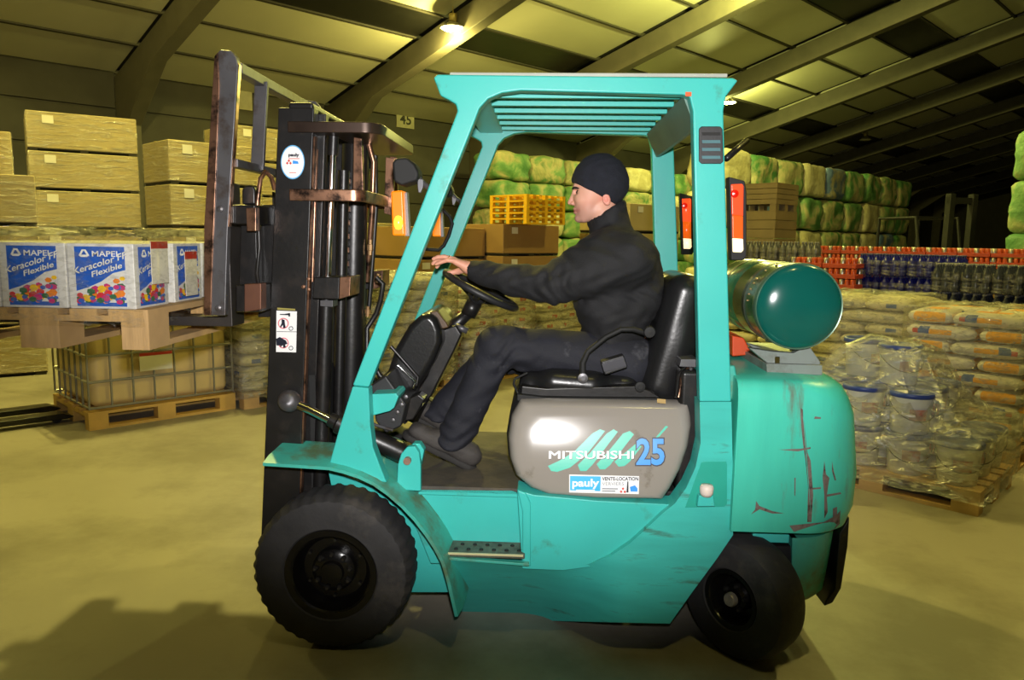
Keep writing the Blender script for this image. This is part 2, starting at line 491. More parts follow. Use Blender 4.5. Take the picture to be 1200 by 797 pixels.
for (a, b) in LAMP_SPOTS:
    k = (round(a, 1), b)
    vis.setdefault(k, 'high bay lamp high over the aisle, outside the picture')
    loc = B(a, b, roof_z(b) - 0.34)
    if first:
        lamp0.location = loc; lamp0['label'] = vis[k]; first = False
    else: copy_tree(lamp0, loc, 0, vis[k])

far = copy_tree(lamp0, B(30.0, -5.3, roof_z(-5.3) - 0.34), 0, 'small unlit high bay lamp far off above the bales')
for ch in far.children:
    if ch.name.startswith('lens'):
        ch.data = ch.data.copy(); ch.data.materials.clear(); ch.data.materials.append(mat('dim_lamp_lens', rgb(200, 195, 160), .3))
# bay number plates on the long wall
def wall_plate(a, z, w, h, s, label):
    e = empty('bay_sign', B(a, -0.04, z), PHI, label, 'sign', 'bay number plates on the wall')
    MB().box(-w / 2, w / 2, -0.02, 0, -h / 2, h / 2).obj('plate', mat('sign_grey', rgb(150, 146, 120), 0.6), e, bevel=0.004)
    if s:
        lettering('digits', s, lambda p, q: (p - w * 0.32, -0.022, q - h * 0.3), w * 0.64, h * 0.6, mat('sign_ink', rgb(40, 40, 34), 0.7), e, False, bold=0.02)
p = P(475, 141, 0)
def on_wall(px, py):
    d = AX @ Vector(((px - CX) / F_PX, -(py - CY) / F_PX, 1.0))
    t = ((BO + V * -0.05) - CAM).dot(V) / d.dot(V)
    q = CAM + d * t
    return (q - BO).dot(U), q.z
a_, z_ = on_wall(475, 140); wall_plate(a_, z_, 0.62, 0.48, '45', 'grey plate reading 45 on the dark wall above the mast')
a_, z_ = on_wall(281, 116); wall_plate(a_, z_, 0.62, 0.48, None, 'plain grey plate on the dark wall behind the load backrest')
# ================================================================== goods in the hall
WOOD = mat('pallet_wood', rgb(190, 155, 105), 0.75, var=0.18, vs=5, bump=0.1, bs=30, stretch=(1, 6, 1))
WOOD_Y = mat('pallet_wood_yellow', rgb(205, 165, 85), 0.75, var=0.15, vs=5, bump=0.1, bs=30)
WOOD_D = mat('pallet_wood_old', rgb(112, 98, 74), 0.85, var=0.2, vs=5, bump=0.1, bs=30)
FILM = film_mat('stretch_film', clear=0.80)
FILM_C = film_mat('stretch_film_cartons', clear=0.86, bs=9.0, strength=1.0, rough=.16, scale=(.35, .35, 3.2), turn=(0, 0, 0))
FILM_H = film_mat('stretch_film_thick', clear=0.66, bs=9.0, strength=1.0)

PW, PD, PH = 1.2, 0.8, 0.144
def make_pallet(m, w=PW, d=PD):
    """euro pallet: boards along x (w), 3 cross stringers, 9 blocks, 3 runners; origin at floor centre"""
    e = empty('pallet', (0, 0, 0))
    bw = [0.145, 0.1, 0.145, 0.1, 0.145]
    gap = (d - sum(bw)) / 4; y = -d / 2
    for q in bw:
        MB().box(-w / 2, w / 2, y, y + q, 0.122, 0.144).obj('deck_board', m, e); y += q + gap
    for x in (-w / 2, -0.0725, w / 2 - 0.145):
        MB().box(x, x + 0.145, -d / 2, d / 2, 0.1, 0.122).obj('stringer', m, e)
        for yy, ww in ((-d / 2, 0.1), (-0.0725, 0.145), (d / 2 - 0.1, 0.1)):
            MB().box(x, x + 0.145, yy, yy + ww, 0.022, 0.1).obj('block', m, e)
    for yy, ww in ((-d / 2, 0.1), (-0.0725, 0.145), (d / 2 - 0.1, 0.1)):
        MB().box(-w / 2, w / 2, yy, yy + ww, 0.0, 0.022).obj('runner', m, e)
    return e
_PAL = {}
def pallet(key, loc, rz, label, m=WOOD, w=PW, d=PD):
    k = (m.name, w, d)
    if k not in _PAL:
        e = make_pallet(m, w, d); _PAL[k] = e
        e.location = loc; e.rotation_euler = (0, 0, rz); tag(e, label, 'pallet', 'wooden pallets')
        return e
    return copy_tree(_PAL[k], loc, rz, label)

# ---- cardboard boxes
CARD = mat('carton_board', rgb(176, 160, 118), 0.6, var=0.06, vs=2, bump=0.02, bs=20)
CARD_B = mat('carton_board_brown', rgb(150, 118, 72), 0.6, var=0.08, vs=2, bump=0.02, bs=20)
CARD_D = mat('carton_dark', rgb(96, 84, 62), 0.7, var=0.08, vs=2)
TAPE = mat('shiny_tape', rgb(200, 180, 110), 0.14, var=0.1, spec=0.8)
PAPER = mat('paper_label', rgb(215, 212, 200), 0.6, var=0.04)
REDP = mat('red_print', rgb(170, 40, 34), 0.5)
_CART = {}
def make_carton(w, d, h, m, shine=True):
    """wrapped carton; origin at the bottom centre"""
    e = empty('carton')
    mb = MB().box(-w / 2, w / 2, -d / 2, d / 2, 0, h)
    mb.obj('carton_body', m, e, bevel=0.012)
    MB().box(-w / 2 - .004, w / 2 + .004, -0.03, 0.03, h - 0.001, h + 0.003).obj('tape', TAPE, e)
    if shine:
        # slack film over the box, creased
        v = []; f = []
        nx = 16; nz = 5
        per = [(-w / 2, -d / 2), (w / 2, -d / 2), (w / 2, d / 2), (-w / 2, d / 2)]
        ring = []
        for k in range(4):
            a, b = per[k], per[(k + 1) % 4]
            for i in range(nx):
                t = i / nx; ring.append((a[0] + (b[0] - a[0]) * t, a[1] + (b[1] - a[1]) * t))
        for j in range(nz + 1):
            for (x, y) in ring:
                r = 1.010 + 0.002 * random.random()
                v.append((x * r, y * r, h * (0.01 + 0.98 * j / nz)))
        n = len(ring)
        for j in range(nz):
            for i in range(n): f.append((j * n + i, j * n + (i + 1) % n, (j + 1) * n + (i + 1) % n, (j + 1) * n + i))
        mobj('film_wrap', v, f, FILM_C, e, smooth=True)
    MB().box(-w * 0.36, -w * 0.26, -d / 2 - 0.012, -d / 2 - 0.008, h * 0.68, h * 0.9).obj('paper_label', PAPER, e)
    return e
def carton(key, loc, rz, label, group, w, d, h, m=CARD, shine=True):
    k = (w, d, h, m.name, shine)
    if k not in _CART:
        e = make_carton(w, d, h, m, shine); _CART[k] = e
        e.location = loc; e.rotation_euler = (0, 0, rz); return tag(e, label, 'box', group)
    return copy_tree(_CART[k], loc, rz, label, group)
SLIP = mat('dark_slip_pallet', rgb(36, 32, 24), 0.8)
def slip(loc, rz, w, d, h, label, group):
    e = empty('slip_pallet', loc, rz, label, 'pallet', group)
    MB().box(-w / 2, w / 2, -d / 2, d / 2, h - 0.012, h).obj('deck_board', SLIP, e)
    for i in range(3):
        x = -w / 2 + 0.06 + i * (w - 0.12) / 2
        MB().box(x - 0.05, x + 0.05, -d / 2, d / 2, 0, h - 0.012).obj('runner', SLIP, e)
    return e
LAYN = ['bottom', 'second', 'third', 'fourth', 'fifth', 'sixth', 'seventh', 'eighth', 'ninth', 'tenth', 'eleventh']
def carton_stack(corner, rz, w, d, h, n, where, m=CARD, shine=True, gap=0.035, g=None, cat_h=None):
    """corner: near bottom corner shared by the two visible faces; w along U, d along V"""
    c = Vector(corner) + Matrix.Rotation(rz, 3, 'Z') @ Vector((w / 2, d / 2, 0))
    z = 0.0
    for i in range(n):
        lay = 'topmost' if i == n - 1 else LAYN[i]
        slip((c.x, c.y, z), rz, w * 0.99, d * 0.99, gap, 'dark slip pallet under the %s carton %s' % (lay, where), 'slip pallets in carton stacks')
        z += gap
        carton('c', (c.x, c.y, z), rz, '%s %s carton of the stack %s' % (lay, 'brown' if m is CARD_B else 'pale', where), g or 'wrapped cartons in stacks', w, d, h, m, shine)
        z += h + 0.004

def near_corner(px, depth):
    """floor point seen in column px at the given distance in front of the camera"""
    q = P(px, 285, CAM.y + depth)
    return Vector((q.x, q.y, 0))
RZ = PHI
carton_stack(near_corner(40, 10.2), R(36), 1.36, 1.1, 0.495, 6, 'with three tiers showing, far left')
carton_stack(near_corner(202, 9.3), RZ, 1.22, 0.86, 0.505, 5, 'just left of the load backrest')
c = near_corner(22, 8.6)
W36 = Vector((math.cos(R(36)), math.sin(R(36)), 0)); V36 = Vector((-W36.y, W36.x, 0))
carton_stack(c - W36 * 1.25, R(36), 1.25, 1.0, 0.50, 5, 'at the left edge, behind')
carton_stack(c - W36 * 1.02 - V36 * 0.95, R(36), 1.2, 0.9, 0.50, 4, 'at the left edge, in front')
carton_stack(near_corner(276, 11.6), RZ, 1.3, 1.0, 0.50, 6, 'seen through the load backrest')
carton_stack(near_corner(400, 10.4), RZ, 1.2, 1.0, 0.40, 4, 'behind the mast', CARD, True)

# brown cartons and yellow plastic pallets behind the driver
carton_stack(near_corner(481, 9.6), RZ, 1.3, 0.9, 0.385, 4, 'behind the steering wheel', CARD_B, False)
carton_stack(near_corner(577, 10.2) + U * 0.2, RZ, 1.15, 0.8, 0.40, 4, 'right behind the jacket', CARD_B, False)
carton_stack(near_corner(737, 10.6), RZ, 1.25, 0.9, 0.375, 5, 'behind the rear guard pillar', CARD, False)
YEL = mat('yellow_plastic', rgb(226, 176, 30), 0.45, var=0.06)
def yellow_pallet(loc, rz, label):
    e = empty('plastic_pallet', loc, rz, label, 'pallet', 'yellow plastic pallets')
    w, d, h = 0.78, 0.72, 0.078
    for i in range(7):
        x = -w / 2 + i * (w - 0.06) / 6
        MB().box(x, x + 0.06, -d / 2, d / 2, h - 0.02, h).obj('slat', YEL, e)
    for y in (-d / 2, -0.03, d / 2 - 0.06):
        MB().box(-w / 2, w / 2, y, y + 0.06, 0, 0.02).obj('runner', YEL, e)
        for i in range(5):
            x = -w / 2 + i * (w - 0.05) / 4
            MB().box(x, x + 0.05, y, y + 0.06, 0.02, h - 0.02).obj('foot', YEL, e)
    return e
c = near_corner(616, 10.15) + U * 0.42 + V * 0.38
zt = 4 * (0.4 + 0.004 + 0.035)
for i in range(5):
    yellow_pallet((c.x, c.y, zt + 0.079 * i), RZ, '%s yellow plastic pallet of the pile beside the driver\'s face' % (['bottom', 'second', 'third', 'fourth', 'topmost'][i]))

# ---- paper bags
BAGW = mat('white_paper_bag', rgb(214, 208, 190), 0.55, var=0.08, vs=8, bump=0.15, bs=22)
BAGC = mat('cream_paper_bag', rgb(196, 188, 160), 0.6, var=0.1, vs=8, bump=0.15, bs=22)
BAGO = mat('orange_bag_print', rgb(240, 168, 20), 0.5, var=0.06)
BAGB = mat('blue_bag_print', rgb(66, 92, 152), 0.5, var=0.06)
BAGR = mat('red_bag_print', rgb(190, 52, 44), 0.5, var=0.06)
BAGG = mat('grey_bag_print', rgb(150, 148, 140), 0.5, var=0.06)
def bag_mesh(mats, style, w=0.6, d=0.38, h=0.112):
    """filled bag, pillow shaped; print follows the bag's own faces"""
    nx, ny, nz = 12, 8, 4
    bm = bmesh.new(); vs = {}
    def vert(i, j, k):
        key = (i, j, k)
        if key not in vs:
            x, y, z = i / nx * 2 - 1, j / ny * 2 - 1, k / nz * 2 - 1
            e = 1 - 0.30 * max(abs(x) ** 6, abs(y) ** 6) - 0.10 * (abs(x) ** 2 * abs(y) ** 2)
            bulge = 1 - 0.09 * (abs(z) ** 2.2)
            vs[key] = bm.verts.new((x * w / 2 * bulge * (1 - 0.02 * y * y), y * d / 2 * bulge * (1 - 0.02 * x * x), h / 2 + z * h / 2 * e))
        return vs[key]
    def quad(a, b, c, dd, mi):
        f = bm.faces.new((a, b, c, dd)); f.material_index = mi; f.smooth = True
    for i in range(nx):
        for j in range(ny):
            mi = 0
            if style == 'print' and 3 <= i < 9 and 2 <= j < 6: mi = 1
            for k in (0, nz): quad(vert(i, j, k), vert(i + 1, j, k), vert(i + 1, j + 1, k), vert(i, j + 1, k), mi)
    for i in range(nx):
        for k in range(nz):
            mi = 0
            if style == 'print':
                if 4 <= i < 8 and 1 <= k < 3: mi = 1
                if 8 <= i < 10 and 1 <= k < 4: mi = 2
                if i == 10 and 1 <= k < 3: mi = 3
            elif style == 'plain' and i in (2, 3, 8) and 1 <= k < 3: mi = 1
            for j in (0, ny): quad(vert(i, j, k), vert(i + 1, j, k), vert(i + 1, j, k + 1), vert(i, j, k + 1), mi)
    for j in range(ny):
        for k in range(nz):
            mi = 0
            if style == 'print' and 1 <= j < 7 and 0 <= k < 4: mi = 1
            if style == 'plain' and j in (2, 3) and 1 <= k < 3: mi = 2
            for i in (0, nx): quad(vert(i, j, k), vert(i, j + 1, k), vert(i, j + 1, k + 1), vert(i, j, k + 1), mi)
    bmesh.ops.recalc_face_normals(bm, faces=bm.faces)
    me = bpy.data.meshes.new('bag'); bm.to_mesh(me); bm.free()
    for m in mats: me.materials.append(m)
    return me
BAG_PRINT = bag_mesh([BAGW, BAGO, BAGB, BAGR], 'print', .46, .29, .104)
BAG_PLAIN = bag_mesh([BAGC, BAGG, BAGB, BAGR], 'plain')
BAG_RED = bag_mesh([BAGW, BAGR, BAGR, BAGR], 'plain')
def bag_stack(centre, rz, n, mesh, where, group, what='white paper bag', z0=PH, h=0.113, bw=0.6, bd=0.38):
    s = 0.0
    for i in range(n):
        sgn = 1 if i % 2 else -1
        a, b = bd / 2 + .006, bw / 2 + .006   # pinwheel of four around a small hole
        spots = [(-a, -b, 0), (b, -a, 90), (a, b, 0), (-b, a, 90)]
        if sgn < 0: spots = [(a, -b, 0), (b, a, 90), (-a, b, 0), (-b, -a, 90)]
        side = ['front right', 'far right', 'back', 'front left']
        lay = 'top' if i == n - 1 else LAYN[i]
        for k in range(4):
            x, y, r = spots[k]
            o = bpy.data.objects.new('bag', mesh); col.objects.link(o)
            q = Matrix.Rotation(rz, 3, 'Z') @ Vector((x + random.uniform(-.008, .008), y + random.uniform(-.008, .008), 0))
            o.location = (centre[0] + q.x, centre[1] + q.y, z0 + i * h)
            o.rotation_euler = (0, 0, rz + R(r) + random.uniform(-.025, .025) + (math.pi if random.random() < 0.4 else 0))
            tag(o, '%s %s, %s layer, %s' % (side[k], what, lay, where), 'bag', group)
def wrap_shell(name, centre, rz, w, d, z0, z1, label, m=FILM, cone=None, seg=14, lump=0.012, top=True, tuft=0.03):
    """film pulled round a pallet load"""
    ring = []
    per = [(-w / 2, -d / 2), (w / 2, -d / 2), (w / 2, d / 2), (-w / 2, d / 2)]
    for k in range(4):
        a, b = per[k], per[(k + 1) % 4]
        for i in range(seg):
            t = i / seg; ring.append((a[0] + (b[0] - a[0]) * t, a[1] + (b[1] - a[1]) * t))
    n = len(ring); v = []; f = []
    lv = 8
    for j in range(lv + 1):
        for (x, y) in ring:
            r = 1 + random.uniform(0, lump)
            v.append((x * r, y * r, z0 + (z1 - z0) * j / lv))
    rings = lv + 1
    if top:
        for q in (0.8, 0.55, 0.25):
            for (x, y) in ring: v.append((x * q, y * q, z1 + random.uniform(0.002, tuft) + (cone or 0) * (1 - q) * 1.25))
            rings += 1
    for j in range(rings - 1):
        for i in range(n): f.append((j * n + i, j * n + (i + 1) % n, (j + 1) * n + (i + 1) % n, (j + 1) * n + i))
    if top: f.append(tuple((rings - 1) * n + i for i in range(n)))
    o = mobj(name, v, f, m, None, smooth=True)
    o.location = (centre[0], centre[1], 0); o.rotation_euler = (0, 0, rz)
    return tag(o, label, 'stretch wrap', 'stretch film round pallet loads')

# wrapped bag pallets behind the cabin
cc = PZ(470, 505, 0)
c0 = near_corner(436, 6.9) + U * 0.55 + V * 0.55
names = ['between the mast and the steering wheel', 'behind the driver\'s legs', 'behind the driver\'s seat']
for k in range(3):
    c = c0 + U * (1.16 * k)
    pallet('p', (c.x, c.y, 0), RZ, 'wooden pallet %s' % names[k], WOOD, 1.0, 1.0)
    bag_stack((c.x, c.y), RZ, 9 if k != 1 else 8, BAG_RED if k != 0 else BAG_PLAIN, names[k], 'wrapped bags behind the cabin', 'pale bag')
    wrap_shell('stretch_wrap', (c.x, c.y), RZ, 1.04, 1.04, 0.1, PH + 0.113 * (9 if k != 1 else 8) + 0.02, 'shiny film round the bag pallet %s' % names[k], FILM_H)
c = near_corner(300, 6.6) + U * 0.34 + V * 0.5
pallet('p', (c.x, c.y, 0), RZ, 'wooden pallet half hidden left of the mast foot', WOOD, 1.0, 1.0)
bag_stack((c.x, c.y), RZ, 7, BAG_PLAIN, 'half hidden by the mast', 'wrapped bags behind the mast', 'grey-green bag')
wrap_shell('stretch_wrap', (c.x, c.y), RZ, 1.04, 1.04, 0.1, PH + 0.113 * 7 + 0.02, 'film round the bag pallet half hidden by the mast', FILM_H)

# ---- right: orange and white bags
c = PZ(1188, 556, 0) + V * 0.385 + U * 0.385
c = Vector((c.x, c.y, 0))
pallet('p', (c.x, c.y, 0), RZ, 'wooden pallet under the orange and white bags', WOOD, 0.8, 0.78)
bag_stack((c.x, c.y), RZ, 9, BAG_PRINT, 'wrapped stack behind the pails', 'orange printed bags on the right', 'white and orange bag', PH, .105, .46, .29)
wrap_shell('stretch_wrap', (c.x, c.y), RZ, .79, .79, 0.12, PH + 0.105 * 9 + 0.015, 'clear film round the orange printed bags', FILM)
# ---- cream bags behind the gas cylinder
c = near_corner(1072, 6.9) + V * 0.5 + U * 0.5
pallet('p', (c.x, c.y, 0), RZ, 'wooden pallet under the cream bags', WOOD_D, 1.0, 1.0)
bag_stack((c.x, c.y), RZ, 8, BAG_PLAIN, 'stack right of the gas cylinder', 'cream bags', 'cream paper bag')
wrap_shell('stretch_wrap', (c.x, c.y), RZ, 1.04, 1.04, 0.12, PH + 0.113 * 8 + 0.015, 'film round the cream bags right of the gas cylinder', FILM)
c2 = c + V * 1.12 + U * 0.1
pallet('p', (c2.x, c2.y, 0), RZ, 'wooden pallet hidden behind the counterweight', WOOD_D, 1.0, 1.0)
bag_stack((c2.x, c2.y), RZ, 8, BAG_PLAIN, 'stack below the gas cylinder', 'cream bags', 'cream paper bag')

# ---- pails on a pallet, bottom right
PAILW = mat('white_pail_plastic', rgb(216, 216, 210), 0.35, var=0.04)
PAILB = mat('blue_pail_lid', rgb(44, 66, 140), 0.4, var=0.06)
WIRE = mat('pail_wire', rgb(70, 70, 70), 0.35, 0.8)
PRN = mat('pail_print', rgb(186, 150, 132), 0.5, var=0.2, vs=18, dirt=rgb(180, 70, 50), dirt_amt=.35, ds=22)
pail0 = empty('pail', (0, 0, 0), 0, 'pail', 'bucket')
MB().lathe([(0, 0), (0.103, 0), (0.108, 0.005), (0.122, 0.225), (0.126, 0.228), (0.126, 0.24), (0.115, 0.242), (0, 0.242)], 28).obj('pail_body', PAILW, pail0, smooth=True)
MB().lathe([(0, 0.242), (0.118, 0.242), (0.129, 0.238), (0.131, 0.226), (0.134, 0.226), (0.134, 0.25), (0.128, 0.256), (0.112, 0.256), (0.108, 0.25), (0, 0.25)], 28).obj('lid', PAILB, pail0, smooth=True)
pts = [(0.132 * math.cos(t), 0.132 * math.sin(t) - 0.01, 0.19 - 0.10 * math.sin(math.pi * (t - math.pi) / math.pi)) for t in [math.pi + math.pi * k / 14 for k in range(15)]]
MB().tube(pts, 0.003, 6).obj('handle', WIRE, pail0)
v = []; f = []
for j in range(2):
    for k in range(9):
        t = math.pi * 1.36 + math.pi * 0.28 * k / 8; r = 0.1152 + 0.0063 * j + 0.001
        v.append((r * math.cos(t), r * math.sin(t), 0.09 + 0.07 * j))
for k in range(8): f.append((k, k + 1, 10 + k, 9 + k))
mobj('label_print', v, f, PRN, pail0, smooth=True)
near = PZ(1146, 606, 0)
pc = Vector((near.x, near.y, 0)) + V * 0.6 + U * 0.4
pallet('p', (pc.x, pc.y, 0), RZ + math.pi / 2, 'wooden pallet under the wrapped white pails', WOOD)
usedp = False
def pail(x, y, z, rz, label):
    global usedp
    q = pc + V * x + U * y
    if not usedp:
        pail0.location = (q.x, q.y, z); pail0.rotation_euler = (0, 0, rz); pail0['label'] = label; pail0['group'] = 'wrapped white pails'; usedp = True
    else: copy_tree(pail0, (q.x, q.y, z), rz, label)
for r in range(3):
    for k in range(4):
        pail(-0.44 + 0.285 * k, -0.265 + 0.27 * r, PH, RZ - 1.1 + random.uniform(-.3, .3), 'white pail, %s from right, %s row, lower tier' % (ORD[k], ['front', 'middle', 'back'][r]))
for r in range(3):
    for k in range(4):
        if k == 0: continue
        pail(-0.44 + 0.285 * k, -0.265 + 0.27 * r, PH + 0.257, RZ - 1.1 + random.uniform(-.3, .3), 'white pail, %s from right, %s row, upper tier' % (ORD[k], ['front', 'middle', 'back'][r]))
pail(0.0, -0.05, PH + 0.514, RZ - 0.8, 'white pail with blue lid on top of the wrapped pile')
pail(0.28, 0.1, PH + 0.514, RZ - 0.4, 'second white pail on top, further left on the pile')
# film: from the top pails down to the pallet corners
v = []; f = []
prof = [(0.08, 1.03), (0.09, 1.00), (0.13, 1.0), (0.30, 1.01), (0.52, 1.005)]
seg = 16; ring = []
for k in range(4):
    a, b = [(-.62, -.42), (.62, -.42), (.62, .42), (-.62, .42)][k], [(-.62, -.42), (.62, -.42), (.62, .42), (-.62, .42)][(k + 1) % 4]
    for i in range(seg): t = i / seg; ring.append((a[0] + (b[0] - a[0]) * t, a[1] + (b[1] - a[1]) * t))
n = len(ring); rings = 0
for z, sc in prof:
    for (x, y) in ring: v.append((x * sc * random.uniform(0.99, 1.01), y * sc * random.uniform(0.99, 1.01), (z if not (x < -.3 and z > .3) else z * 0.92) + random.uniform(-.008, .008)))
    rings += 1
for q, z in ((0.86, 0.60), (0.62, 0.74), (0.42, 0.88), (0.2, 0.945)):
    for (x, y) in ring: v.append((x * q + 0.12 * (1 - q), y * q + 0.02, z + random.uniform(-.012, .012) - (0.12 if x < -.3 and q > .5 else 0)))
    rings += 1
for j in range(rings - 1):
    for i in range(n): f.append((j * n + i, j * n + (i + 1) % n, (j + 1) * n + (i + 1) % n, (j + 1) * n + i))
f.append(tuple((rings - 1) * n + i for i in range(n)))
o = mobj('stretch_wrap', v, f, film_mat('stretch_film_pails', clear=0.72, bs=7.0, strength=1.0), None, smooth=True)
o.location = (pc.x, pc.y, 0); o.rotation_euler = (0, 0, PHI + math.pi / 2)
tag(o, 'creased clear film drawn over the white pails', 'stretch wrap', 'stretch film round pallet loads')
# pallet cut by the right edge
c = PZ(1184, 585, 0) + U * 0.9 - V * 0.28
c = Vector((c.x, c.y, 0))
# ---- bottle packs, trays of cans
def bottle_mesh(r, h, body, cap):
    mb = MB().lathe([(0, 0), (r * .9, 0), (r, h * .04), (r, h * .30), (r * .93, h * .34), (r, h * .38), (r, h * .62), (r * .8, h * .76), (r * .36, h * .90), (r * .36, h * .93), (0, h * .93)], 10)
    k = len(mb.f)
    mb.lathe([(0, h * .92), (r * .42, h * .92), (r * .42, h), (0, h)], 8, mi=1)
    me = bpy.data.meshes.new('bottle'); me.from_pydata(mb.v, [], mb.f); me.materials.append(body); me.materials.append(cap)
    me.polygons.foreach_set('material_index', mb.mi); me.polygons.foreach_set('use_smooth', [True] * len(me.polygons))
    return me
def make_pack(name, me, nx, ny, p, h, film, label, cat, group, band=None):
    e = empty(name, (0, 0, 0), 0, label, cat, group)
    for i in range(nx):
        for j in range(ny):
            o = bpy.data.objects.new('bottle', me); col.objects.link(o); o.parent = e
            o.location = ((i - (nx - 1) / 2) * p, (j - (ny - 1) / 2) * p, 0.004)
    w, d = nx * p / 2 + .004, ny * p / 2 + .004
    MB().box(-w, w, -d, d, 0.002, h * .72).obj('shrink_film', film, e, bevel=0.02)
    if band: MB().box(-w - .002, w + .002, -d - .002, d + .002, h * .30, h * .42).obj('printed_band', band, e)
    return e
DGB = mat('dark_grey_bottle', rgb(56, 60, 72), 0.18, var=0.15)
DGC = mat('grey_bottle_cap', rgb(130, 130, 128), 0.4)
NVB = mat('navy_bottle', rgb(26, 30, 118), 0.15, var=0.15)
NVC = mat('navy_cap', rgb(70, 74, 120), 0.4)
ORB = mat('orange_can', rgb(186, 74, 36), 0.3, var=0.12, vs=20)
ORC = mat('can_top', rgb(190, 184, 170), 0.3, 0.8)
PFILM = film_mat('shrink_film', clear=0.93, bs=8.0, strength=0.2)
def pack_wall(proto, start, dirv, n, step, layers, dz, z0, what, where, rz, deep=1, dstep=0.2, ddir=None):
    first = True
    for j in range(deep):
        for i in range(n):
            for k in range(layers):
                q = Vector(start) + dirv * (step * (i + .5)) + (ddir or V) * (dstep * (j + .5))
                lay = 'top' if k == layers - 1 else LAYN[k]
                lab = '%s, %s from left, %s layer %s' % (what, ORD[i], lay, where)
                if deep > 1: lab += [', front row', ', back row'][j]
                if first:
                    proto.location = (q.x, q.y, z0 + dz * k); proto.rotation_euler = (0, 0, rz); proto['label'] = lab; first = False
                else: copy_tree(proto, (q.x, q.y, z0 + dz * k), rz, lab)
SUPW = mat('grey_slip_board', rgb(70, 64, 50), 0.8)
def support(name, start, dirv, length, depth, h, label, cat='pallet', ddir=None):
    """pallet stack that carries the packs"""
    ddir = ddir or V
    e = empty(name, start, 0, label, cat)
    n = max(1, int(h / 0.14))
    for k in range(n):
        z = k * h / n
        MB().prism([start + Vector((0, 0, z + h / n - .03)), start + dirv * length + Vector((0, 0, z + h / n - .03)), start + dirv * length + ddir * depth + Vector((0, 0, z + h / n - .03)), start + ddir * depth + Vector((0, 0, z + h / n - .03))], (0, 0, .03)).obj('deck_board', WOOD_D, e, True)
        for t in (0.03, 0.5, 0.97):
            q = start + dirv * (length * t - 0.05) + Vector((0, 0, z))
            MB().prism([q, q + dirv * .1, q + dirv * .1 + ddir * depth, q + ddir * depth], (0, 0, h / n - .03)).obj('runner', WOOD_D, e, True)
    return e
# dark grey bottle packs, right edge; the face runs along V, left end seen first
dl = -V                                    # left to right in the picture
sd = near_corner(1093, 8.3); sd = sd
PB = 0.088
bm_ = bottle_mesh(PB * .48, 0.30, DGB, DGC)
support('pallet', sd, dl, 1.9, 0.42, 0.144, 'dark pallet under the grey bottle packs', ddir=U)
pk = make_pack('bottle_pack', bm_, 3, 2, PB, 0.30, PFILM, 'x', 'bottles', 'dark grey bottle packs')
pack_wall(pk, sd, dl, 6, 0.285, 4, 0.304, 0.144, 'dark grey bottle pack', 'by right edge', PHI + math.pi / 2, 2, 0.19, U)
# navy bottle packs
sn = near_corner(1004, 9.3)
bm2 = bottle_mesh(PB * .48, 0.255, NVB, NVC)
support('pallet', sn, dl, 1.2, 0.42, 0.144, 'dark pallet under the navy bottle packs', ddir=U)
pk = make_pack('bottle_pack', bm2, 3, 2, PB, 0.255, PFILM, 'x', 'bottles', 'navy bottle packs')
pack_wall(pk, sn, dl, 4, 0.285, 5, 0.259, 0.144, 'navy bottle pack', 'behind cream bags', PHI + math.pi / 2, 2, 0.19, U)
# orange can trays
CARDT = mat('can_tray', rgb(170, 62, 40), 0.5, var=0.15, vs=6)
def tray(label, group):
    e = empty('can_tray', (0, 0, 0), 0, label, 'cans', group)
    MB().box(-.2, .2, -.13, .13, 0, .055).obj('tray', CARDT, e, bevel=0.006)
    for i in range(6):
        for j in range(2):
            MB().lathe([(0, .005), (.028, .005), (.031, .012), (.031, .108), (.026, .118), (0, .118)], 10, Matrix.Translation((-.166 + i * .0664, -.095 + j * .19, 0))).obj('can', ORC if (i + j) % 3 == 0 else ORB, e, smooth=True)
    return e
so = near_corner(926, 9.6)
support('pallet', so, dl, 0.9, 0.3, 0.144, 'dark pallet under the orange can trays', ddir=U)
tr = tray('x', 'orange trays of cans')
pack_wall(tr, so, dl, 2, 0.41, 10, 0.124, 0.144, 'orange tray of cans', 'behind the gas cylinder', PHI + math.pi / 2, 1, 0.28, U)
s3 = near_corner(955, 12.4)
support('pallet', s3, dl, 3.36, 0.3, 0.144, 'long low dark pallet row under the far orange trays', ddir=U)
tr2 = copy_tree(tr, (0, 0, 0), 0, 'x', 'far orange trays of cans')
pack_wall(tr2, s3, dl, 8, 0.41, 4, 0.124, 1.02, 'far orange tray of cans', 'along the back row', PHI + math.pi / 2, 1, 0.28, U)
sup = empty('carton_row', s3, 0, 'long row of brown cartons under the far orange trays', 'box')
for i in range(4):
    q = s3 + dl * (0.84 * i)
    for k in range(2):
        z = Vector((0, 0, 0.146 + 0.437 * k))
        MB().prism([q + z, q + dl * .83 + z, q + dl * .83 + U * .3 + z, q + U * .3 + z], (0, 0, 0.435)).obj('carton', CARD_B, sup, True, bevel=0.01)
# dull grey packs left of them, behind the rear lamp
s4 = near_corner(868, 11.2)
support('pallet', s4, dl, 1.3, 0.42, 0.144, 'dark pallet under the pale capped packs', ddir=U)
pk = make_pack('bottle_pack', bottle_mesh(PB * .48, 0.28, mat('smoke_bottle', rgb(84, 86, 88), 0.3), DGC), 3, 2, PB, 0.28, PFILM, 'x', 'bottles', 'smoke grey bottle packs')
pack_wall(pk, s4, dl, 4, 0.285, 5, 0.285, 0.144, 'smoke grey bottle pack', 'behind rear lamp', PHI + math.pi / 2, 1, 0.19, U)

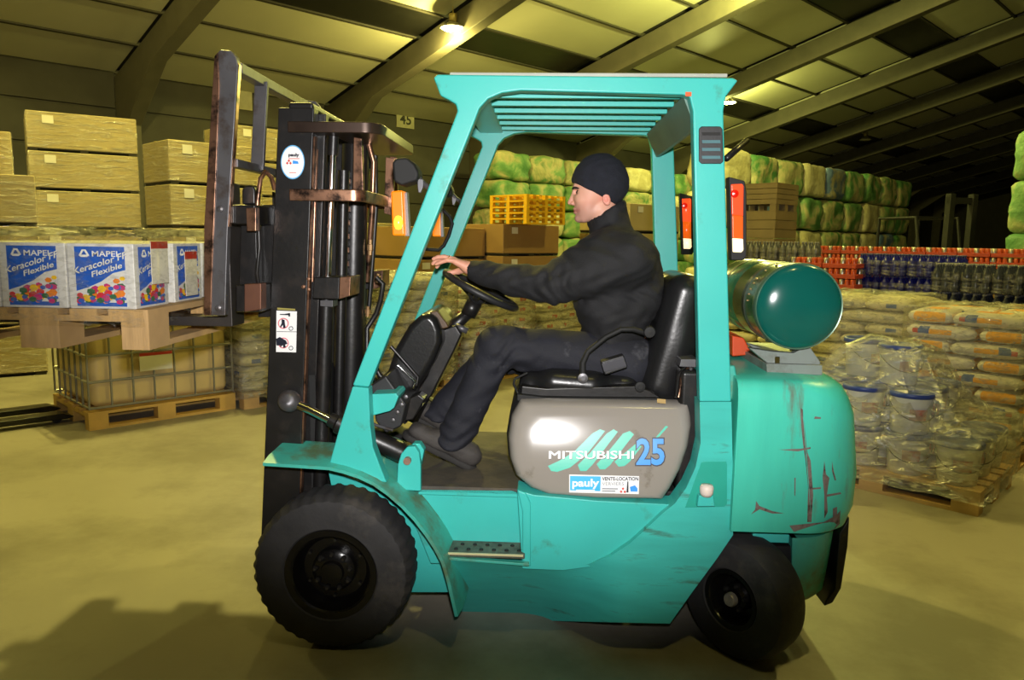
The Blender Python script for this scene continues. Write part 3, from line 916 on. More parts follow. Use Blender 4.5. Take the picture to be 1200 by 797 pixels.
# ---- wooden crates right of the rear pillar
CRATE = mat('crate_board', rgb(124, 108, 78), 0.75, var=0.1, vs=3, bump=0.08, bs=20)
def crate(loc, rz, w, d, h, label, m=CRATE):
    e = empty('crate', loc, rz, label, 'crate', 'stacked crates behind the rear lamp')
    n = 4; bh = (h - 0.1) / n
    for k in range(n):
        z = 0.1 + k * bh
        MB().box(-w / 2, w / 2, -d / 2, -d / 2 + .02, z, z + bh - .008).obj('plank', m, e)
        MB().box(-w / 2, w / 2, d / 2 - .02, d / 2, z, z + bh - .008).obj('plank', m, e)
        MB().box(-w / 2, -w / 2 + .02, -d / 2 + .02, d / 2 - .02, z, z + bh - .008).obj('plank', m, e)
        MB().box(w / 2 - .02, w / 2, -d / 2 + .02, d / 2 - .02, z, z + bh - .008).obj('plank', m, e)
    MB().box(-w / 2, w / 2, -d / 2, d / 2, h - .014, h).obj('lid', m, e)
    MB().box(-w / 2 + .02, w / 2 - .02, -d / 2 + .02, d / 2 - .02, 0.1, 0.12).obj('floor_board', m, e)
    for x in (-w / 2 + .06, 0, w / 2 - .06):
        for y in (-d / 2 + .06, d / 2 - .06):
            MB().box(x - .05, x + .05, y - .05, y + .05, 0, 0.1).obj('foot', m, e)
    return e
c = near_corner(911, 11.8) + U * 0.36 + V * 0.36
hh = [0.72, 0.66, 0.66, 0.42]; z = 0
for k in range(4):
    crate((c.x, c.y, z), PHI, 0.74, 0.62, hh[k], ['bottom crate of the pile behind the rear lamp', 'second crate up in the pile behind the rear lamp', 'third crate up in the pile behind the rear lamp', 'low topmost crate of the pile behind the rear lamp'][k]); z += hh[k]

# ---- bales
def bale_mat(name, c1, c2, c3, s=1.6):
    if name in _M: return _M[name]
    m = bpy.data.materials.new(name); m.use_nodes = True
    nt = m.node_tree; n = nt.nodes; l = nt.links; b = n['Principled BSDF']; b.inputs['Roughness'].default_value = 0.6
    tc = n.new('ShaderNodeTexCoord'); oi = n.new('ShaderNodeObjectInfo')
    ad = n.new('ShaderNodeVectorMath'); ad.operation = 'ADD'
    sc = n.new('ShaderNodeVectorMath'); sc.operation = 'SCALE'; sc.inputs['Scale'].default_value = 37.0
    cb = n.new('ShaderNodeCombineXYZ')
    l.new(oi.outputs['Random'], cb.inputs[0]); l.new(oi.outputs['Random'], cb.inputs[1]); l.new(cb.outputs[0], sc.inputs[0])
    l.new(tc.outputs['Object'], ad.inputs[0]); l.new(sc.outputs[0], ad.inputs[1])
    nz = n.new('ShaderNodeTexNoise'); nz.inputs['Scale'].default_value = s; nz.inputs['Detail'].default_value = 5; nz.inputs['Distortion'].default_value = 0.8
    l.new(ad.outputs[0], nz.inputs['Vector'])
    rp = n.new('ShaderNodeValToRGB'); e = rp.color_ramp.elements
    e[0].position = 0.38; e[0].color = c1; e[1].position = 0.5; e[1].color = c2
    x = e.new(0.64); x.color = c3
    l.new(nz.outputs['Fac'], rp.inputs['Fac']); l.new(rp.outputs['Color'], b.inputs['Base Color'])
    n3 = n.new('ShaderNodeTexNoise'); n3.inputs['Scale'].default_value = 9; n3.inputs['Detail'].default_value = 5
    l.new(ad.outputs[0], n3.inputs['Vector'])
    bp = n.new('ShaderNodeBump'); bp.inputs['Strength'].default_value = 0.5; bp.inputs['Distance'].default_value = 0.05
    l.new(n3.outputs['Fac'], bp.inputs['Height']); l.new(bp.outputs['Normal'], b.inputs['Normal'])
    _M[name] = m
    return m
CREAM = rgb(184, 174, 134); GRN = rgb(110, 152, 96); GRN2 = rgb(74, 124, 72); BLU = rgb(92, 116, 158); PALE = rgb(204, 196, 160)
BALEM = [('green', bale_mat('green_bale', GRN2, GRN, CREAM)), ('beige', bale_mat('beige_bale', CREAM, PALE, CREAM)),
         ('green and beige', bale_mat('mixed_bale', GRN, CREAM, GRN2)), ('blue', bale_mat('blue_bale', BLU, BLU, CREAM))]
def bale_mesh(seed, w=1.5, d=1.1, h=0.9):
    bm = bmesh.new(); bmesh.ops.create_cube(bm, size=1.0)
    bmesh.ops.subdivide_edges(bm, edges=bm.edges, cuts=9, use_grid_fill=True)
    for v in bm.verts:
        p = v.co.copy()
        q = Vector((abs(p.x) * 2, abs(p.y) * 2, abs(p.z) * 2))
        r = (q.x ** 7 + q.y ** 7 + q.z ** 7) ** (1 / 7)
        p = p / max(r, 1e-4) * max(q.x, q.y, q.z) * 1.0
        nn = noise.noise(p * 3.1 + Vector((seed * 9.1, 0, seed))) * 0.09 + noise.noise(p * 8 + Vector((seed, seed * 3, 0))) * 0.04
        strap = -0.018 * (math.exp(-((abs(p.x) - 0.17) / 0.03) ** 2))
        p = p * (1 + nn + strap - 0.02)
        v.co = Vector((p.x * w, p.y * d, (p.z + .5) * h))
    me = bpy.data.meshes.new('bale'); bm.to_mesh(me); bm.free()
    me.polygons.foreach_set('use_smooth', [True] * len(me.polygons))
    return me
BM = {}
for i, (nm, m) in enumerate(BALEM):
    for s in range(3):
        me = bale_mesh(i * 3 + s + 1); me.materials.append(m); BM[(i, s)] = me
def bale(q, z, rz, ci, lab, group, dz=0.9):
    o = bpy.data.objects.new('bale', BM[(ci, random.randrange(3))]); col.objects.link(o)
    o.location = (q.x, q.y, z); o.rotation_euler = (0, 0, rz + random.uniform(-.04, .04)); o.scale = (1, 1, dz / 0.9 * random.uniform(.97, 1.0))
    tag(o, lab, 'bale', group)
def bale_wall(start, n, layers, dz, pat, where, group, dirv=U, rz=PHI, step=1.52):
    for i in range(n):
        top = layers[i] if isinstance(layers, list) else layers
        for k in range(top):
            ci = pat[(i * 5 + k * 3) % len(pat)]
            q = start + dirv * (step * (i + .5))
            bale(q, dz * k * 0.985, rz, ci, '%s bale, %s from left, %s layer, %s' % (BALEM[ci][0], ORD[i], 'top' if k == top - 1 else LAYN[k], where), group, dz)
bale_wall(near_corner(574, 21.5) + V * .3, 7, 5, 0.815, [0, 2, 0, 2, 1, 0, 2], 'behind the driver\'s head', 'bales behind the driver')
bale_wall(near_corner(846, 18.6) + V * .6, 9, 4, 0.97, [1, 2, 3, 0, 0, 2, 1, 0, 2], 'in the far row on the right', 'bales in the far row')
s = near_corner(1172, 13.5)
bale_wall(s + U * .6, 2, 4, 0.90, [0, 1, 2, 0, 0, 1], 'at the right edge', 'bales at the right edge', -V, PHI + math.pi / 2)

# ---- parked forklift in the dark beyond
pf = empty('parked_forklift', near_corner(1122, 15.5), 0.25, 'dark parked forklift between the bale rows, far right', 'forklift')
DKF = mat('dark_machine', rgb(15, 15, 14), 0.7)
DKY = mat('dull_yellow_machine', rgb(84, 68, 28), 0.6)
MB().box(-.32, -.20, -.08, .06, .1, 2.55).obj('mast_rail', DKF, pf, bevel=.01)
MB().box(.2, .32, -.08, .06, .1, 2.55).obj('mast_rail', DKF, pf, bevel=.01)
for z in (0.5, 1.35, 2.36): MB().box(-.32, .32, -.05, .03, z, z + .12).obj('cross_member', DKF, pf)
MB().box(-.2, -.08, -1.05, -.1, .1, .15).obj('fork', DKF, pf)
MB().box(.2, .32, -1.05, -.1, .1, .15).obj('fork', DKF, pf)
MB().prism([(-.5, .12, .3), (-.5, 2.0, .3), (-.5, 2.1, 1.0), (-.5, 1.3, 1.15), (-.5, .5, .7), (-.5, .12, .7)], (1.1, 0, 0)).obj('body', DKY, pf, bevel=.03)
for x in (-.5, .5):
    MB().tube([(x, .3, .7), (x, .6, 2.1), (x, 1.7, 2.1), (x, 1.75, 1.0)], .035, 8).obj('guard_post', DKF, pf)
for i in range(5): MB().box(-.5, .5, .65 + i * .24, .72 + i * .24, 2.08, 2.13).obj('guard_bar', DKF, pf)
for x in (-.58, .42):
    for y, r in ((.45, .3), (1.65, .24)):
        MB().lathe([(0, 0), (r * .6, 0), (r * .9, .01), (r, .04), (r, .14), (r * .9, .17), (0, .17)], 20, Matrix.Translation((x, y, r)) @ Matrix.Rotation(math.pi / 2, 4, 'Y')).obj('wheel', RUBBER, pf, smooth=True)

# ---- liquid container in a wire cage, left
ic = PZ(108, 505, 0); ic = Vector((ic.x, ic.y, 0)) + U * 0.58 + V * 0.5
pallet('p', (ic.x, ic.y, 0), PHI, 'yellowish wooden pallet under the caged liquid tank', WOOD_Y, 1.2, 1.0)
ibc = empty('liquid_tank', (ic.x, ic.y, PH), PHI, 'translucent beige liquid tank in a wire cage, on a pallet below the forks', 'tank')
IBCM = mat('translucent_tank_plastic', rgb(206, 182, 128), 0.4, var=0.06)
CAGE = mat('galvanised_cage', rgb(150, 148, 140), 0.4, 0.6)
MB().box(-.56, .56, -.46, .46, 0.02, .93).obj('tank_body', IBCM, ibc, bevel=0.07, seg=4)
MB().lathe([(0, .93), (.09, .93), (.1, .95), (.1, .98), (0, .98)], 20).obj('lid', BLACK_D, ibc)
W_, D_ = .585, .485
for z in (0.03, .24, .45, .67, .92):
    MB().tube([(-W_, -D_, z), (W_, -D_, z), (W_, D_, z), (-W_, D_, z)], .011, 6, closed=True).obj('cage_ring', CAGE, ibc)
for i in range(8):
    x = -W_ + 2 * W_ * i / 7
    for y in (-D_, D_): MB().tube([(x, y, .02), (x, y, .93)], .009, 6).obj('cage_bar', CAGE, ibc)
for i in range(1, 6):
    y = -D_ + 2 * D_ * i / 6
    for x in (-W_, W_): MB().tube([(x, y, .02), (x, y, .93)], .009, 6).obj('cage_bar', CAGE, ibc)
pl = MB().box(-.20, .06, -D_ - .022, -D_ - .014, .29, .44).obj('paper_label', PAPER, ibc)
MB().box(-.20, .06, -D_ - .024, -D_ - .021, .415, .44).obj('red_stripe', REDP, pl)
# ---- hand pallet truck forks, lower left edge
ht = PZ(88, 494, 0)
hp = empty('hand_pallet_truck', (ht.x, ht.y, 0), PHI, 'black hand pallet truck, fork tips entering at the left edge', 'pallet truck')
for y in (0, 0.38):
    MB().prism([(0, y, .045), (-.08, y, .08), (-1.2, y, .085), (-1.2, y, .045), (-.05, y, .03)], (0, .15, 0)).obj('fork', BLACK, hp, bevel=.006)
    MB().lathe([(0, 0), (.04, 0), (.04, .07), (0, .07)], 16, Matrix.Translation((-.12, y + .11, .04)) @ Matrix.Rotation(math.pi / 2, 4, 'X')).obj('roller', RUBBER, hp)
MB().box(-1.34, -1.2, -.02, .55, .04, .34).obj('fork_frame', BLACK, hp, bevel=.01)
MB().tube([(-1.3, .265, .3), (-1.42, .265, .7), (-1.6, .265, 1.2)], .02, 10).obj('tow_bar', BLACK, hp)
MB().tube([(-1.6, .15, 1.2), (-1.66, .265, 1.22), (-1.6, .38, 1.2)], .016, 10).obj('handle', PLASTIC, hp)
# ================================================================== the forklift
FK = empty('forklift', (-0.05, 0, 0), 0, 'turquoise gas forklift with overhead guard, carrying a raised pallet', 'forklift')
def wbox(name, x0, x1, y0, y1, z0, z1, m, bevel=0.004, parent=FK, seg=2):
    return MB().box(x0, x1, y0, y1, z0, z1).obj(name, m, parent, True, bevel=bevel, seg=seg)
def X(px, py, Y): return P(px, py, Y).x
def Z(px, py, Y): return P(px, py, Y).z

# ---- overhead guard
GY = -0.53
guard = pprism('guard_frame', [(508, 91), (512, 87), (859, 91), (865, 94), (851, 113), (848, 130), (857, 471), (820, 471), (812, 130), (808, 113), (800, 111),
                               (610, 106), (588, 109), (572, 116), (562, 127), (557, 140), (432, 454), (413, 452), (536, 130), (534, 122), (526, 117), (516, 112)],
               GY, GY + 0.055, TEAL, FK, 0.006, 3)
gf = mirror_y(guard, FK)
zb = Z(700, 107, GY)          # underside of the side beam
zt = Z(700, 88, GY)
xf = X(512, 90, GY); xr = X(862, 92, GY)
for i in range(6):
    y = -0.40 + 0.16 * i
    wbox('guard_bar', X(556, 110, GY) + 0.02, X(806, 112, GY), y - 0.012, y + 0.012, zb - 0.002, zb + 0.05, TEAL, 0.003)
wbox('front_cross_beam', xf + 0.06, xf + 0.17, -0.475, 0.475, zb - 0.005, zt - 0.004, TEAL, 0.006)
pprism('rear_cross_beam', [(800, 112), (818, 112), (821, 150), (815, 150), (806, 128)], -0.475, 0.475, mat('grey_teal_beam', rgb(96, 128, 116), 0.5), FK, 0.004)
wbox('roof_cover', xf + 0.04, xr - 0.02, -0.5, 0.5, zt + 0.001, zt + 0.014, mat('roof_cover_plastic', rgb(168, 170, 160), 0.4), 0.003)
ys = -GY - 0.057
wbox('warning_sticker', X(626, 145, ys), X(652, 145, ys), -GY - 0.0565, -GY - 0.0545, Z(640, 150, ys) + 0.004, Z(640, 141, ys) + .006, mat('yellow_sticker', rgb(226, 200, 30), 0.4), 0)
wbox('reflector_tab', X(803, 112, GY), X(810, 112, GY), GY - 0.004, GY, Z(800, 113, GY), Z(800, 108, GY), mat('orange_tab', rgb(230, 90, 40), 0.4), 0)
# ventilation grille in the rear pillar
gr = pprism('vent_grille', [(819, 151), (822, 148), (844, 148), (847, 151), (848, 189), (845, 192), (822, 192), (819, 189)], GY - 0.004, GY + 0.002, PLASTIC, FK, 0.003)
for k in range(4):
    y = 155 + k * 9.2
    pprism('slot', [(822.5, y), (844, y), (844.5, y + 3.6), (823, y + 3.6)], GY - 0.006, GY - 0.0042, mat('slot_blue', rgb(58, 104, 112), 0.5) if k else BLACK_D, gr, 0)
MB().tube([P(851, 186, -0.42), P(875, 165, -0.3)], 0.012, 10).obj('exhaust_pipe', BLACK, FK, True, smooth=True)
# pillar foot (lower A-pillar) on the front fender
pf_ = pprism('pillar_foot', [(413, 453), (432, 455), (434, 500), (437, 524), (445, 546), (453, 566), (430, 562), (405, 556), (384, 550), (398, 500)], GY - 0.012, GY + 0.05, TEAL, FK, 0.005)
mirror_y(pf_, FK)
st = pprism('mounting_plate', [(432, 467), (436, 462), (464, 461), (467, 465), (462, 478), (457, 482), (434, 488)], GY + 0.05, GY + 0.20, TEAL, FK, 0.004)

# ---- front fender: swept sheet over the wheel
arc = [(308, 546), (340, 548), (385, 551), (402, 555), (420, 561), (437, 569), (454, 581), (470, 595), (485, 611), (498, 628), (508, 643), (517, 660), (524, 684), (529, 706), (533, 723)]
FY0, FY1 = -0.575, -0.33
q = [P(a, b, FY0) for a, b in arc]
v = []; f = []
th = 0.012
for i, p in enumerate(q):
    t = (q[min(i + 1, len(q) - 1)] - q[max(i - 1, 0)]); nrm = Vector((-t.z, 0, t.x)).normalized()
    if nrm.z < 0 and i < 8: nrm = -nrm
    v += [p, p + nrm * th, p + nrm * (th + .012) + Vector((0, .06, 0)), p + nrm * (th + 0.02) + Vector((0, FY1 - FY0, 0)), p + Vector((0, FY1 - FY0, 0))]
n5 = 5
for i in range(len(q) - 1):
    for k in range(n5):
        f.append((i * n5 + k, i * n5 + (k + 1) % n5, (i + 1) * n5 + (k + 1) % n5, (i + 1) * n5 + k))
f.append((4, 3, 2, 1, 0)); L = (len(q) - 1) * n5; f.append((L, L + 1, L + 2, L + 3, L + 4))
fen = smooth_by_angle(mobj('fender', v, f, TEAL_G, FK, True), 35)
mirror_y(fen, FK)
# wheel-well wall
ww = pprism('wheel_well', [(385, 553), (402, 557), (438, 571), (471, 597), (501, 630), (519, 660), (529, 694), (470, 694), (440, 650), (395, 600)], -0.34, -0.30, TEAL, FK, 0.0)
mirror_y(ww, FK)

# ---- chassis side
CYN = -0.52
skirt_pts = [(518, 656), (560, 659), (620, 664), (660, 665), (690, 661), (715, 652), (738, 637), (757, 620), (775, 603), (791, 590), (804, 572), (815, 548), (821, 520), (820, 471),
             (857, 471), (859, 560), (859, 627), (840, 655), (812, 693), (785, 731), (660, 728), (533, 723), (528, 700)]
def field_panel(name, pts, Yfn, depth, m, sx=9.0, sy=7.0, bevel=.006):
    """sheet metal with a hollowed or leaning face: outline in the side view, face depth from Yfn"""
    bm = bmesh.new()
    bm.faces.new([bm.verts.new((a, b, 0)) for a, b in pts])
    x0 = min(p[0] for p in pts); x1 = max(p[0] for p in pts); y0 = min(p[1] for p in pts); y1 = max(p[1] for p in pts)
    x = x0 + sx
    while x < x1 - 1:
        bmesh.ops.bisect_plane(bm, geom=bm.verts[:] + bm.edges[:] + bm.faces[:], plane_co=(x, 0, 0), plane_no=(1, 0, 0)); x += sx
    y = y0 + sy
    while y < y1 - 1:
        bmesh.ops.bisect_plane(bm, geom=bm.verts[:] + bm.edges[:] + bm.faces[:], plane_co=(0, y, 0), plane_no=(0, 1, 0)); y += sy
    for v in bm.verts: v.co = P(v.co.x, v.co.y, Yfn(v.co.x, v.co.y))
    be = [e for e in bm.edges if len(e.link_faces) == 1]
    r = bmesh.ops.extrude_edge_only(bm, edges=be)
    for v in [g for g in r['geom'] if isinstance(g, bmesh.types.BMVert)]: v.co.y += depth
    bmesh.ops.recalc_face_normals(bm, faces=bm.faces)
    me = bpy.data.meshes.new(name); bm.to_mesh(me); bm.free(); me.materials.append(m)
    o = link(bpy.data.objects.new(name, me), FK, True)
    smooth_by_angle(o, 40)
    return o
def skirtY(px, py):
    crease = 658 if px < 660 else 658 - (px - 660) * .45
    t = min(1, max(0, (py - crease) / (724 - 658)))
    w = min(1, max(0, (735 - px) / 130.0)); w = w * w * (3 - 2 * w)
    lip = 0.0
    return CYN + w * 0.33 * (t ** 0.9)
sk = field_panel('side_skirt', skirt_pts, skirtY, 0.10, TEAL_S)
mirror_y(sk, FK)
pn = pprism('side_panel', [(606, 574), (625, 580), (700, 587), (800, 592), (792, 594), (776, 607), (758, 624), (739, 641), (716, 656), (691, 665), (660, 669), (612, 667)], CYN + 0.028, CYN + 0.13, TEAL, FK, 0.01, 3)
mirror_y(pn, FK)
# fender-side panel that closes the step on its left
sp = pprism('step_back_wall', [(470, 574), (625, 574), (625, 662), (505, 660)], CYN + 0.115, CYN + 0.16, TEAL, FK, 0.0)
mirror_y(sp, FK)
sw = pprism('step_side_wall', [(606, 574), (616, 578), (622, 590), (622, 664), (612, 663), (612, 600)], CYN + 0.02, CYN + 0.14, TEAL, FK, 0.006, 3)
mirror_y(sw, FK)
# sill under the floor along the near edge
sl = pprism('floor_sill', [(490, 573), (600, 574), (616, 578), (620, 584), (490, 580)], CYN + 0.10, CYN + 0.16, TEAL, FK, 0.004)
mirror_y(sl, FK)
# step plate with tread holes
zs = Z(570, 649, CYN)
stp = wbox('step_plate', X(523, 649, CYN), X(615, 649, CYN), CYN + 0.005, CYN + 0.12, zs - 0.02, zs, mat('worn_step', rgb(92, 96, 82), 0.5, 0.3, var=0.25, vs=25, dirt=rgb(60, 50, 36), dirt_amt=.4, ds=14), 0.004)
for i in range(6):
    for j in range(2):
        x = X(533 + i * 15, 649, CYN)
        MB().lathe([(0, 0), (.008, 0), (.007, .004), (0, .004)], 10, Matrix.Translation((x + (.02 if j else 0), CYN + .035 + .045 * j, zs))).obj('tread_stud', BLACK_D, stp, True)
wbox('step_edge', X(524, 651, CYN), X(613, 651, CYN), CYN, CYN + 0.006, zs - 0.008, zs - .001, mat('bare_edge', rgb(230, 220, 170), 0.35, 0.3), 0.0, stp)
mirror_y(stp, FK)
pprism('edge_trim', [(518, 653), (620, 661), (620, 664), (518, 656)], CYN - 0.004, CYN + 0.02, TEAL_G, FK, 0.002)
# pocket and white cap behind the hood
pk_ = pprism('filler_pocket', [(822, 542), (827, 541), (851, 541), (852, 545), (852, 590), (849, 594), (803, 595)], CYN - 0.003, CYN - 0.0005, mat('teal_pocket', rgb(38, 158, 140), 0.4, var=.05), FK, 0.002)
pprism('filler_neck', [(819, 581), (836, 581), (838, 594), (817, 594)], CYN - 0.035, CYN - 0.003, TEAL, FK, 0.004)
mb = MB(); c = P(828, 575, CYN - 0.03)
mb.lathe([(0, -.02), (.018, -.02), (.024, -.008), (.025, .012), (.02, .022), (0, .024)], 20, Matrix.Translation(c))
mb.obj('white_cap', mat('white_rubber_cap', rgb(214, 200, 190), 0.5, var=.08), FK, True, smooth=True)
# dark chassis inside
wbox('chassis', X(470, 600, -.3), X(800, 640, -.3), -0.27, 0.27, 0.14, Z(560, 576, -.4) - 0.02, BLACK_D, 0.01)
wbox('axle', X(380, 677, -.3) - .05, X(380, 677, -.3) + .05, -0.40, 0.40, 0.24, 0.36, BLACK_D, 0.02)
wbox('steer_axle', 0.62, 0.74, -0.36, 0.36, 0.2, 0.3, BLACK_D, 0.02)
# ---- floor
FZ = Z(560, 572, CYN + .1)
wbox('floor_plate', X(440, 572, CYN + .1), X(612, 572, CYN + .1), -0.42, 0.42, FZ - 0.02, FZ + 0.002, mat('rubber_floor_mat', rgb(70, 66, 60), 0.75, var=0.25, vs=10, bump=0.15, bs=50, dirt=rgb(92, 84, 70), dirt_amt=.4, ds=6), 0.0)

# ---- grey hood under the seat
HY0, HY1 = -0.475, -0.40      # bottom and top of its leaning side
hp_ = [(610, 471), (640, 470), (811, 473), (813, 500), (809, 525), (800, 552), (788, 575), (779, 588), (700, 587), (640, 582), (620, 574), (604, 560), (597, 540), (595, 515), (599, 490)]
HZ0 = Z(700, 590, -0.47); HZ1 = Z(700, 470, -0.40)
def hoodY(z):
    t = (z - HZ0) / (HZ1 - HZ0)
    return HY0 + 0.085 * max(t, 0) ** 1.6
def HP(px, py, off=0.0):
    Y = -0.44
    for _ in range(5): Y = hoodY(P(px, py, Y).z)
    p = P(px, py, Y); return Vector((p.x, p.y - off, p.z))
def hood_mesh(name, pts, y_in, m, inset, grow=0.0, round_=0.05):
    """side shape as nested rings: the outer rings fall back, so the edges are round"""
    c = Vector((sum(p[0] for p in pts) / len(pts), sum(p[1] for p in pts) / len(pts)))
    # densify outline
    dense = []
    for i in range(len(pts)):
        a, b = Vector(pts[i]), Vector(pts[(i + 1) % len(pts)])
        k = max(1, int((b - a).length / 8))
        for t in range(k): dense.append(a + (b - a) * (t / k))
    n = len(dense); v = []; f = []
    rings = [(1.0 + grow, round_ * 1.0 + (inset))]
    for (s, dpt) in [(0.985, .58), (0.965, .34), (0.94, .16), (0.91, .05), (0.86, 0.0), (0.7, 0), (0.5, 0), (0.3, 0), (0.1, 0)]:
        rings.append((s + grow, round_ * dpt + inset))
    for (s, dp) in rings:
        for q in dense:
            p2 = c + (q - c) * s
            w = HP(p2.x, p2.y); v.append((w.x, w.y + dp, w.z))
    for j in range(len(rings) - 1):
        for i in range(n): f.append((j * n + i, j * n + (i + 1) % n, (j + 1) * n + (i + 1) % n, (j + 1) * n + i))
    k = len(rings) - 1
    f.append(tuple(k * n + i for i in range(n)))
    b0 = len(v)
    for i in range(n): v.append((v[i][0], y_in, v[i][2]))
    for i in range(n): f.append((i, (i + 1) % n, b0 + (i + 1) % n, b0 + i))
    f.append(tuple(b0 + i for i in range(n)))
    return smooth_by_angle(mobj(name, v, f, m, FK, True), 50)
hood = hood_mesh('hood', hp_, 0.40, HOODM, 0.0)
hood_mesh('hood_seal', hp_, 0.39, BLACK_D, 0.045, 0.028)
# lettering and stickers on the hood
TEALP = mat('teal_stripe_print', rgb(60, 190, 165), 0.35, var=.03)
BLUEP = mat('blue_number_print', rgb(58, 150, 236), 0.35, var=.03)
INK = mat('dark_ink', rgb(24, 28, 44), 0.4)
def hdecal(name, poly, m, off):
    """print that follows the curved side"""
    bm = bmesh.new(); bm.faces.new([bm.verts.new((a, b, 0)) for a, b in poly])
    y = min(p[1] for p in poly) + 4
    while y < max(p[1] for p in poly):
        bmesh.ops.bisect_plane(bm, geom=bm.verts[:] + bm.edges[:] + bm.faces[:], plane_co=(0, y, 0), plane_no=(0, 1, 0)); y += 4
    for v in bm.verts: v.co = HP(v.co.x, v.co.y, off)
    me = bpy.data.meshes.new(name); bm.to_mesh(me); bm.free(); me.materials.append(m)
    return link(bpy.data.objects.new(name, me), hood, True)
for s in ([(642, 546), (646, 552), (653, 553), (668, 548), (688, 532), (709, 505), (703, 503), (694, 508), (672, 530), (655, 540)],
          [(677, 545), (680, 552), (687, 552), (694, 545), (724, 506), (719, 503), (711, 508), (692, 530)],
          [(699, 544), (703, 550), (709, 550), (715, 545), (743, 509), (738, 505), (730, 508), (712, 530)],
          [(720, 541), (725, 547), (732, 546), (738, 541), (752, 523), (745, 520), (733, 530)],
          [(768, 513), (772, 512), (783, 500), (780, 499)]):
    hdecal('brush_stripe', s, TEALP, 0.0012)
def hood_text(name, s, px0, py0, px1, hpx, m, off, bold, slant=0.0, space=1.0):
    o = HP(px0, py0); e = HP(px1, py0); top = HP(px0, py0 - hpx)
    ux = (e - o) / (e - o).length
    return lettering(name, s, lambda a, b: Vector((o.x + ux.x * a, 0, o.z + ux.z * a + b)) + Vector((0, hoodY(o.z + ux.z * a + b) - off, 0)), (e - o).length, (top - o).length, m, hood, True, bold, slant, space)
hood_text('maker_lettering', 'MITSUBISHI', 644, 538.2, 743.4, 9.6, INK, 0.0022, 0.0)
for dx in (0, .9): hood_text('maker_lettering', 'MITSUBISHI', 643 + dx, 537.5, 741.8 + dx, 9, WHITE, 0.0028 + dx * .0002, 0.0)
hood_text('number_lettering', '25', 744, 546.5, 780, 33.5, INK, 0.0024, 0.06)
hood_text('number_lettering', '25', 745.5, 545, 778.5, 30.5, BLUEP, 0.0030, 0.03)
stk = hdecal('dealer_sticker', [(667, 556), (749, 558), (748.5, 579), (667, 577)], WHITE, 0.0014)
hdecal('sticker_block', [(668, 557.5), (704, 558.2), (703.5, 575.5), (668, 574.5)], mat('cyan_print', rgb(50, 176, 226), .4), 0.0020)
hood_text('sticker_lettering', 'pauly', 670.5, 573, 702, 12, WHITE, 0.0026, 0.03)
hdecal('sticker_line', [(675, 573.6), (697, 573.9), (697, 574.9), (675, 574.6)], WHITE, 0.0026)
hood_text('sticker_lettering', 'VENTE-LOCATION', 705.5, 563.2, 748, 4.4, INK, 0.0022, 0.03)
hood_text('sticker_lettering', 'VERVIERS', 705.5, 568.6, 731, 3.6, mat('grey_ink', rgb(120, 124, 134), .5), 0.0022, 0.0)
for k in range(2): hdecal('sticker_line', [(705.5, 572 + 2.6 * k), (724 - 3 * k, 572.2 + 2.6 * k), (724 - 3 * k, 573.4 + 2.6 * k), (705.5, 573.2 + 2.6 * k)], mat('grey_ink', rgb(120, 124, 134), .5), 0.0022)
REDL = mat('red_emblem', rgb(206, 60, 48), .4)
for (a, b) in ((730, 572.6), (727.8, 576), (732.2, 576.2)): hdecal('emblem', [(a, b - 1.8), (a + 1.6, b), (a, b + 1.8), (a - 1.6, b)], REDL, 0.0022)
hdecal('truck_drawing', [(738, 570.5), (744, 568.5), (747, 572), (747, 576), (739, 576)], BLUEP, 0.0022)
hdecal('truck_drawing', [(735, 564), (736.4, 564), (736.4, 577), (734, 577)], INK, 0.0022)
hdecal('sticky_note', [(770, 467), (780, 468), (780, 473), (770, 472)], mat('brown_tape', rgb(170, 140, 80), .6), 0.002)
# behind the hood: hoses and engine bay
wbox('engine_block', X(795, 460, -.35), X(850, 460, -.35), -0.38, 0.38, 0.6, Z(800, 425, -.2), BLACK, 0.02)
for k in range(4):
    ptube('engine_hose', [(792 + 3 * k, 466, -.40 + .02 * k), (795 + 5 * k, 440 - 3 * k, -.36), (806 + 3 * k, 425 + 4 * k, -.33), (818, 440 + 5 * k, -.33)], 0.007, [BLACK, COPPER_SHEEN, BLACK_D, STEEL][k], FK, 8)
ptube('corrugated_hose', [(815, 330, -.1), (815, 390, -.1), (813, 450, -.12)], 0.012, PLASTIC, FK, 10)
pprism('dash_bracket', [(798, 421), (818, 421), (818, 431), (796, 430)], -0.36, -0.2, STEEL, FK, .003)

# ---- counterweight: rounded block
CWX0 = X(861, 540, -.545)
def cw_loop(x0, xr, hw, rad, z, k=10):
    pts = [(x0, -hw, z)]
    for i in range(k + 1):
        t = -math.pi / 2 + (math.pi / 2) * i / k
        pts.append((xr - rad + rad * math.cos(t), -hw + rad + rad * math.sin(t), z))
    for i in range(k + 1):
        t = (math.pi / 2) * i / k
        pts.append((xr - rad + rad * math.cos(t), hw - rad + rad * math.sin(t), z))
    pts.append((x0, hw, z))
    return pts
def CZ(py): return Z(930, py, -.545)
def CX_(px, py): return X(px - 6, py, -.36)
lv = []
for (py, px, hw, rad, inn) in [(625, 984, .545, .18, 0), (622, 990, .547, .18, 0), (600, 999, .549, .18, 0), (560, 1002, .55, .17, 0), (510, 1000, .55, .17, 0), (490, 998, .55, .16, 0),
                               (470, 992, .548, .16, 0), (458, 986, .54, .16, 0), (451, 978, .525, .16, 0), (447.5, 968, .50, .16, 0)]:
    lv.append(cw_loop(CWX0, CX_(px, py) + 0.0, hw, rad, CZ(py)))
lv.append(cw_loop(CWX0, CX_(945, 447), .42, .2, CZ(445)))
v = []; f = []
n = len(lv[0])
for lp in lv: v += lp
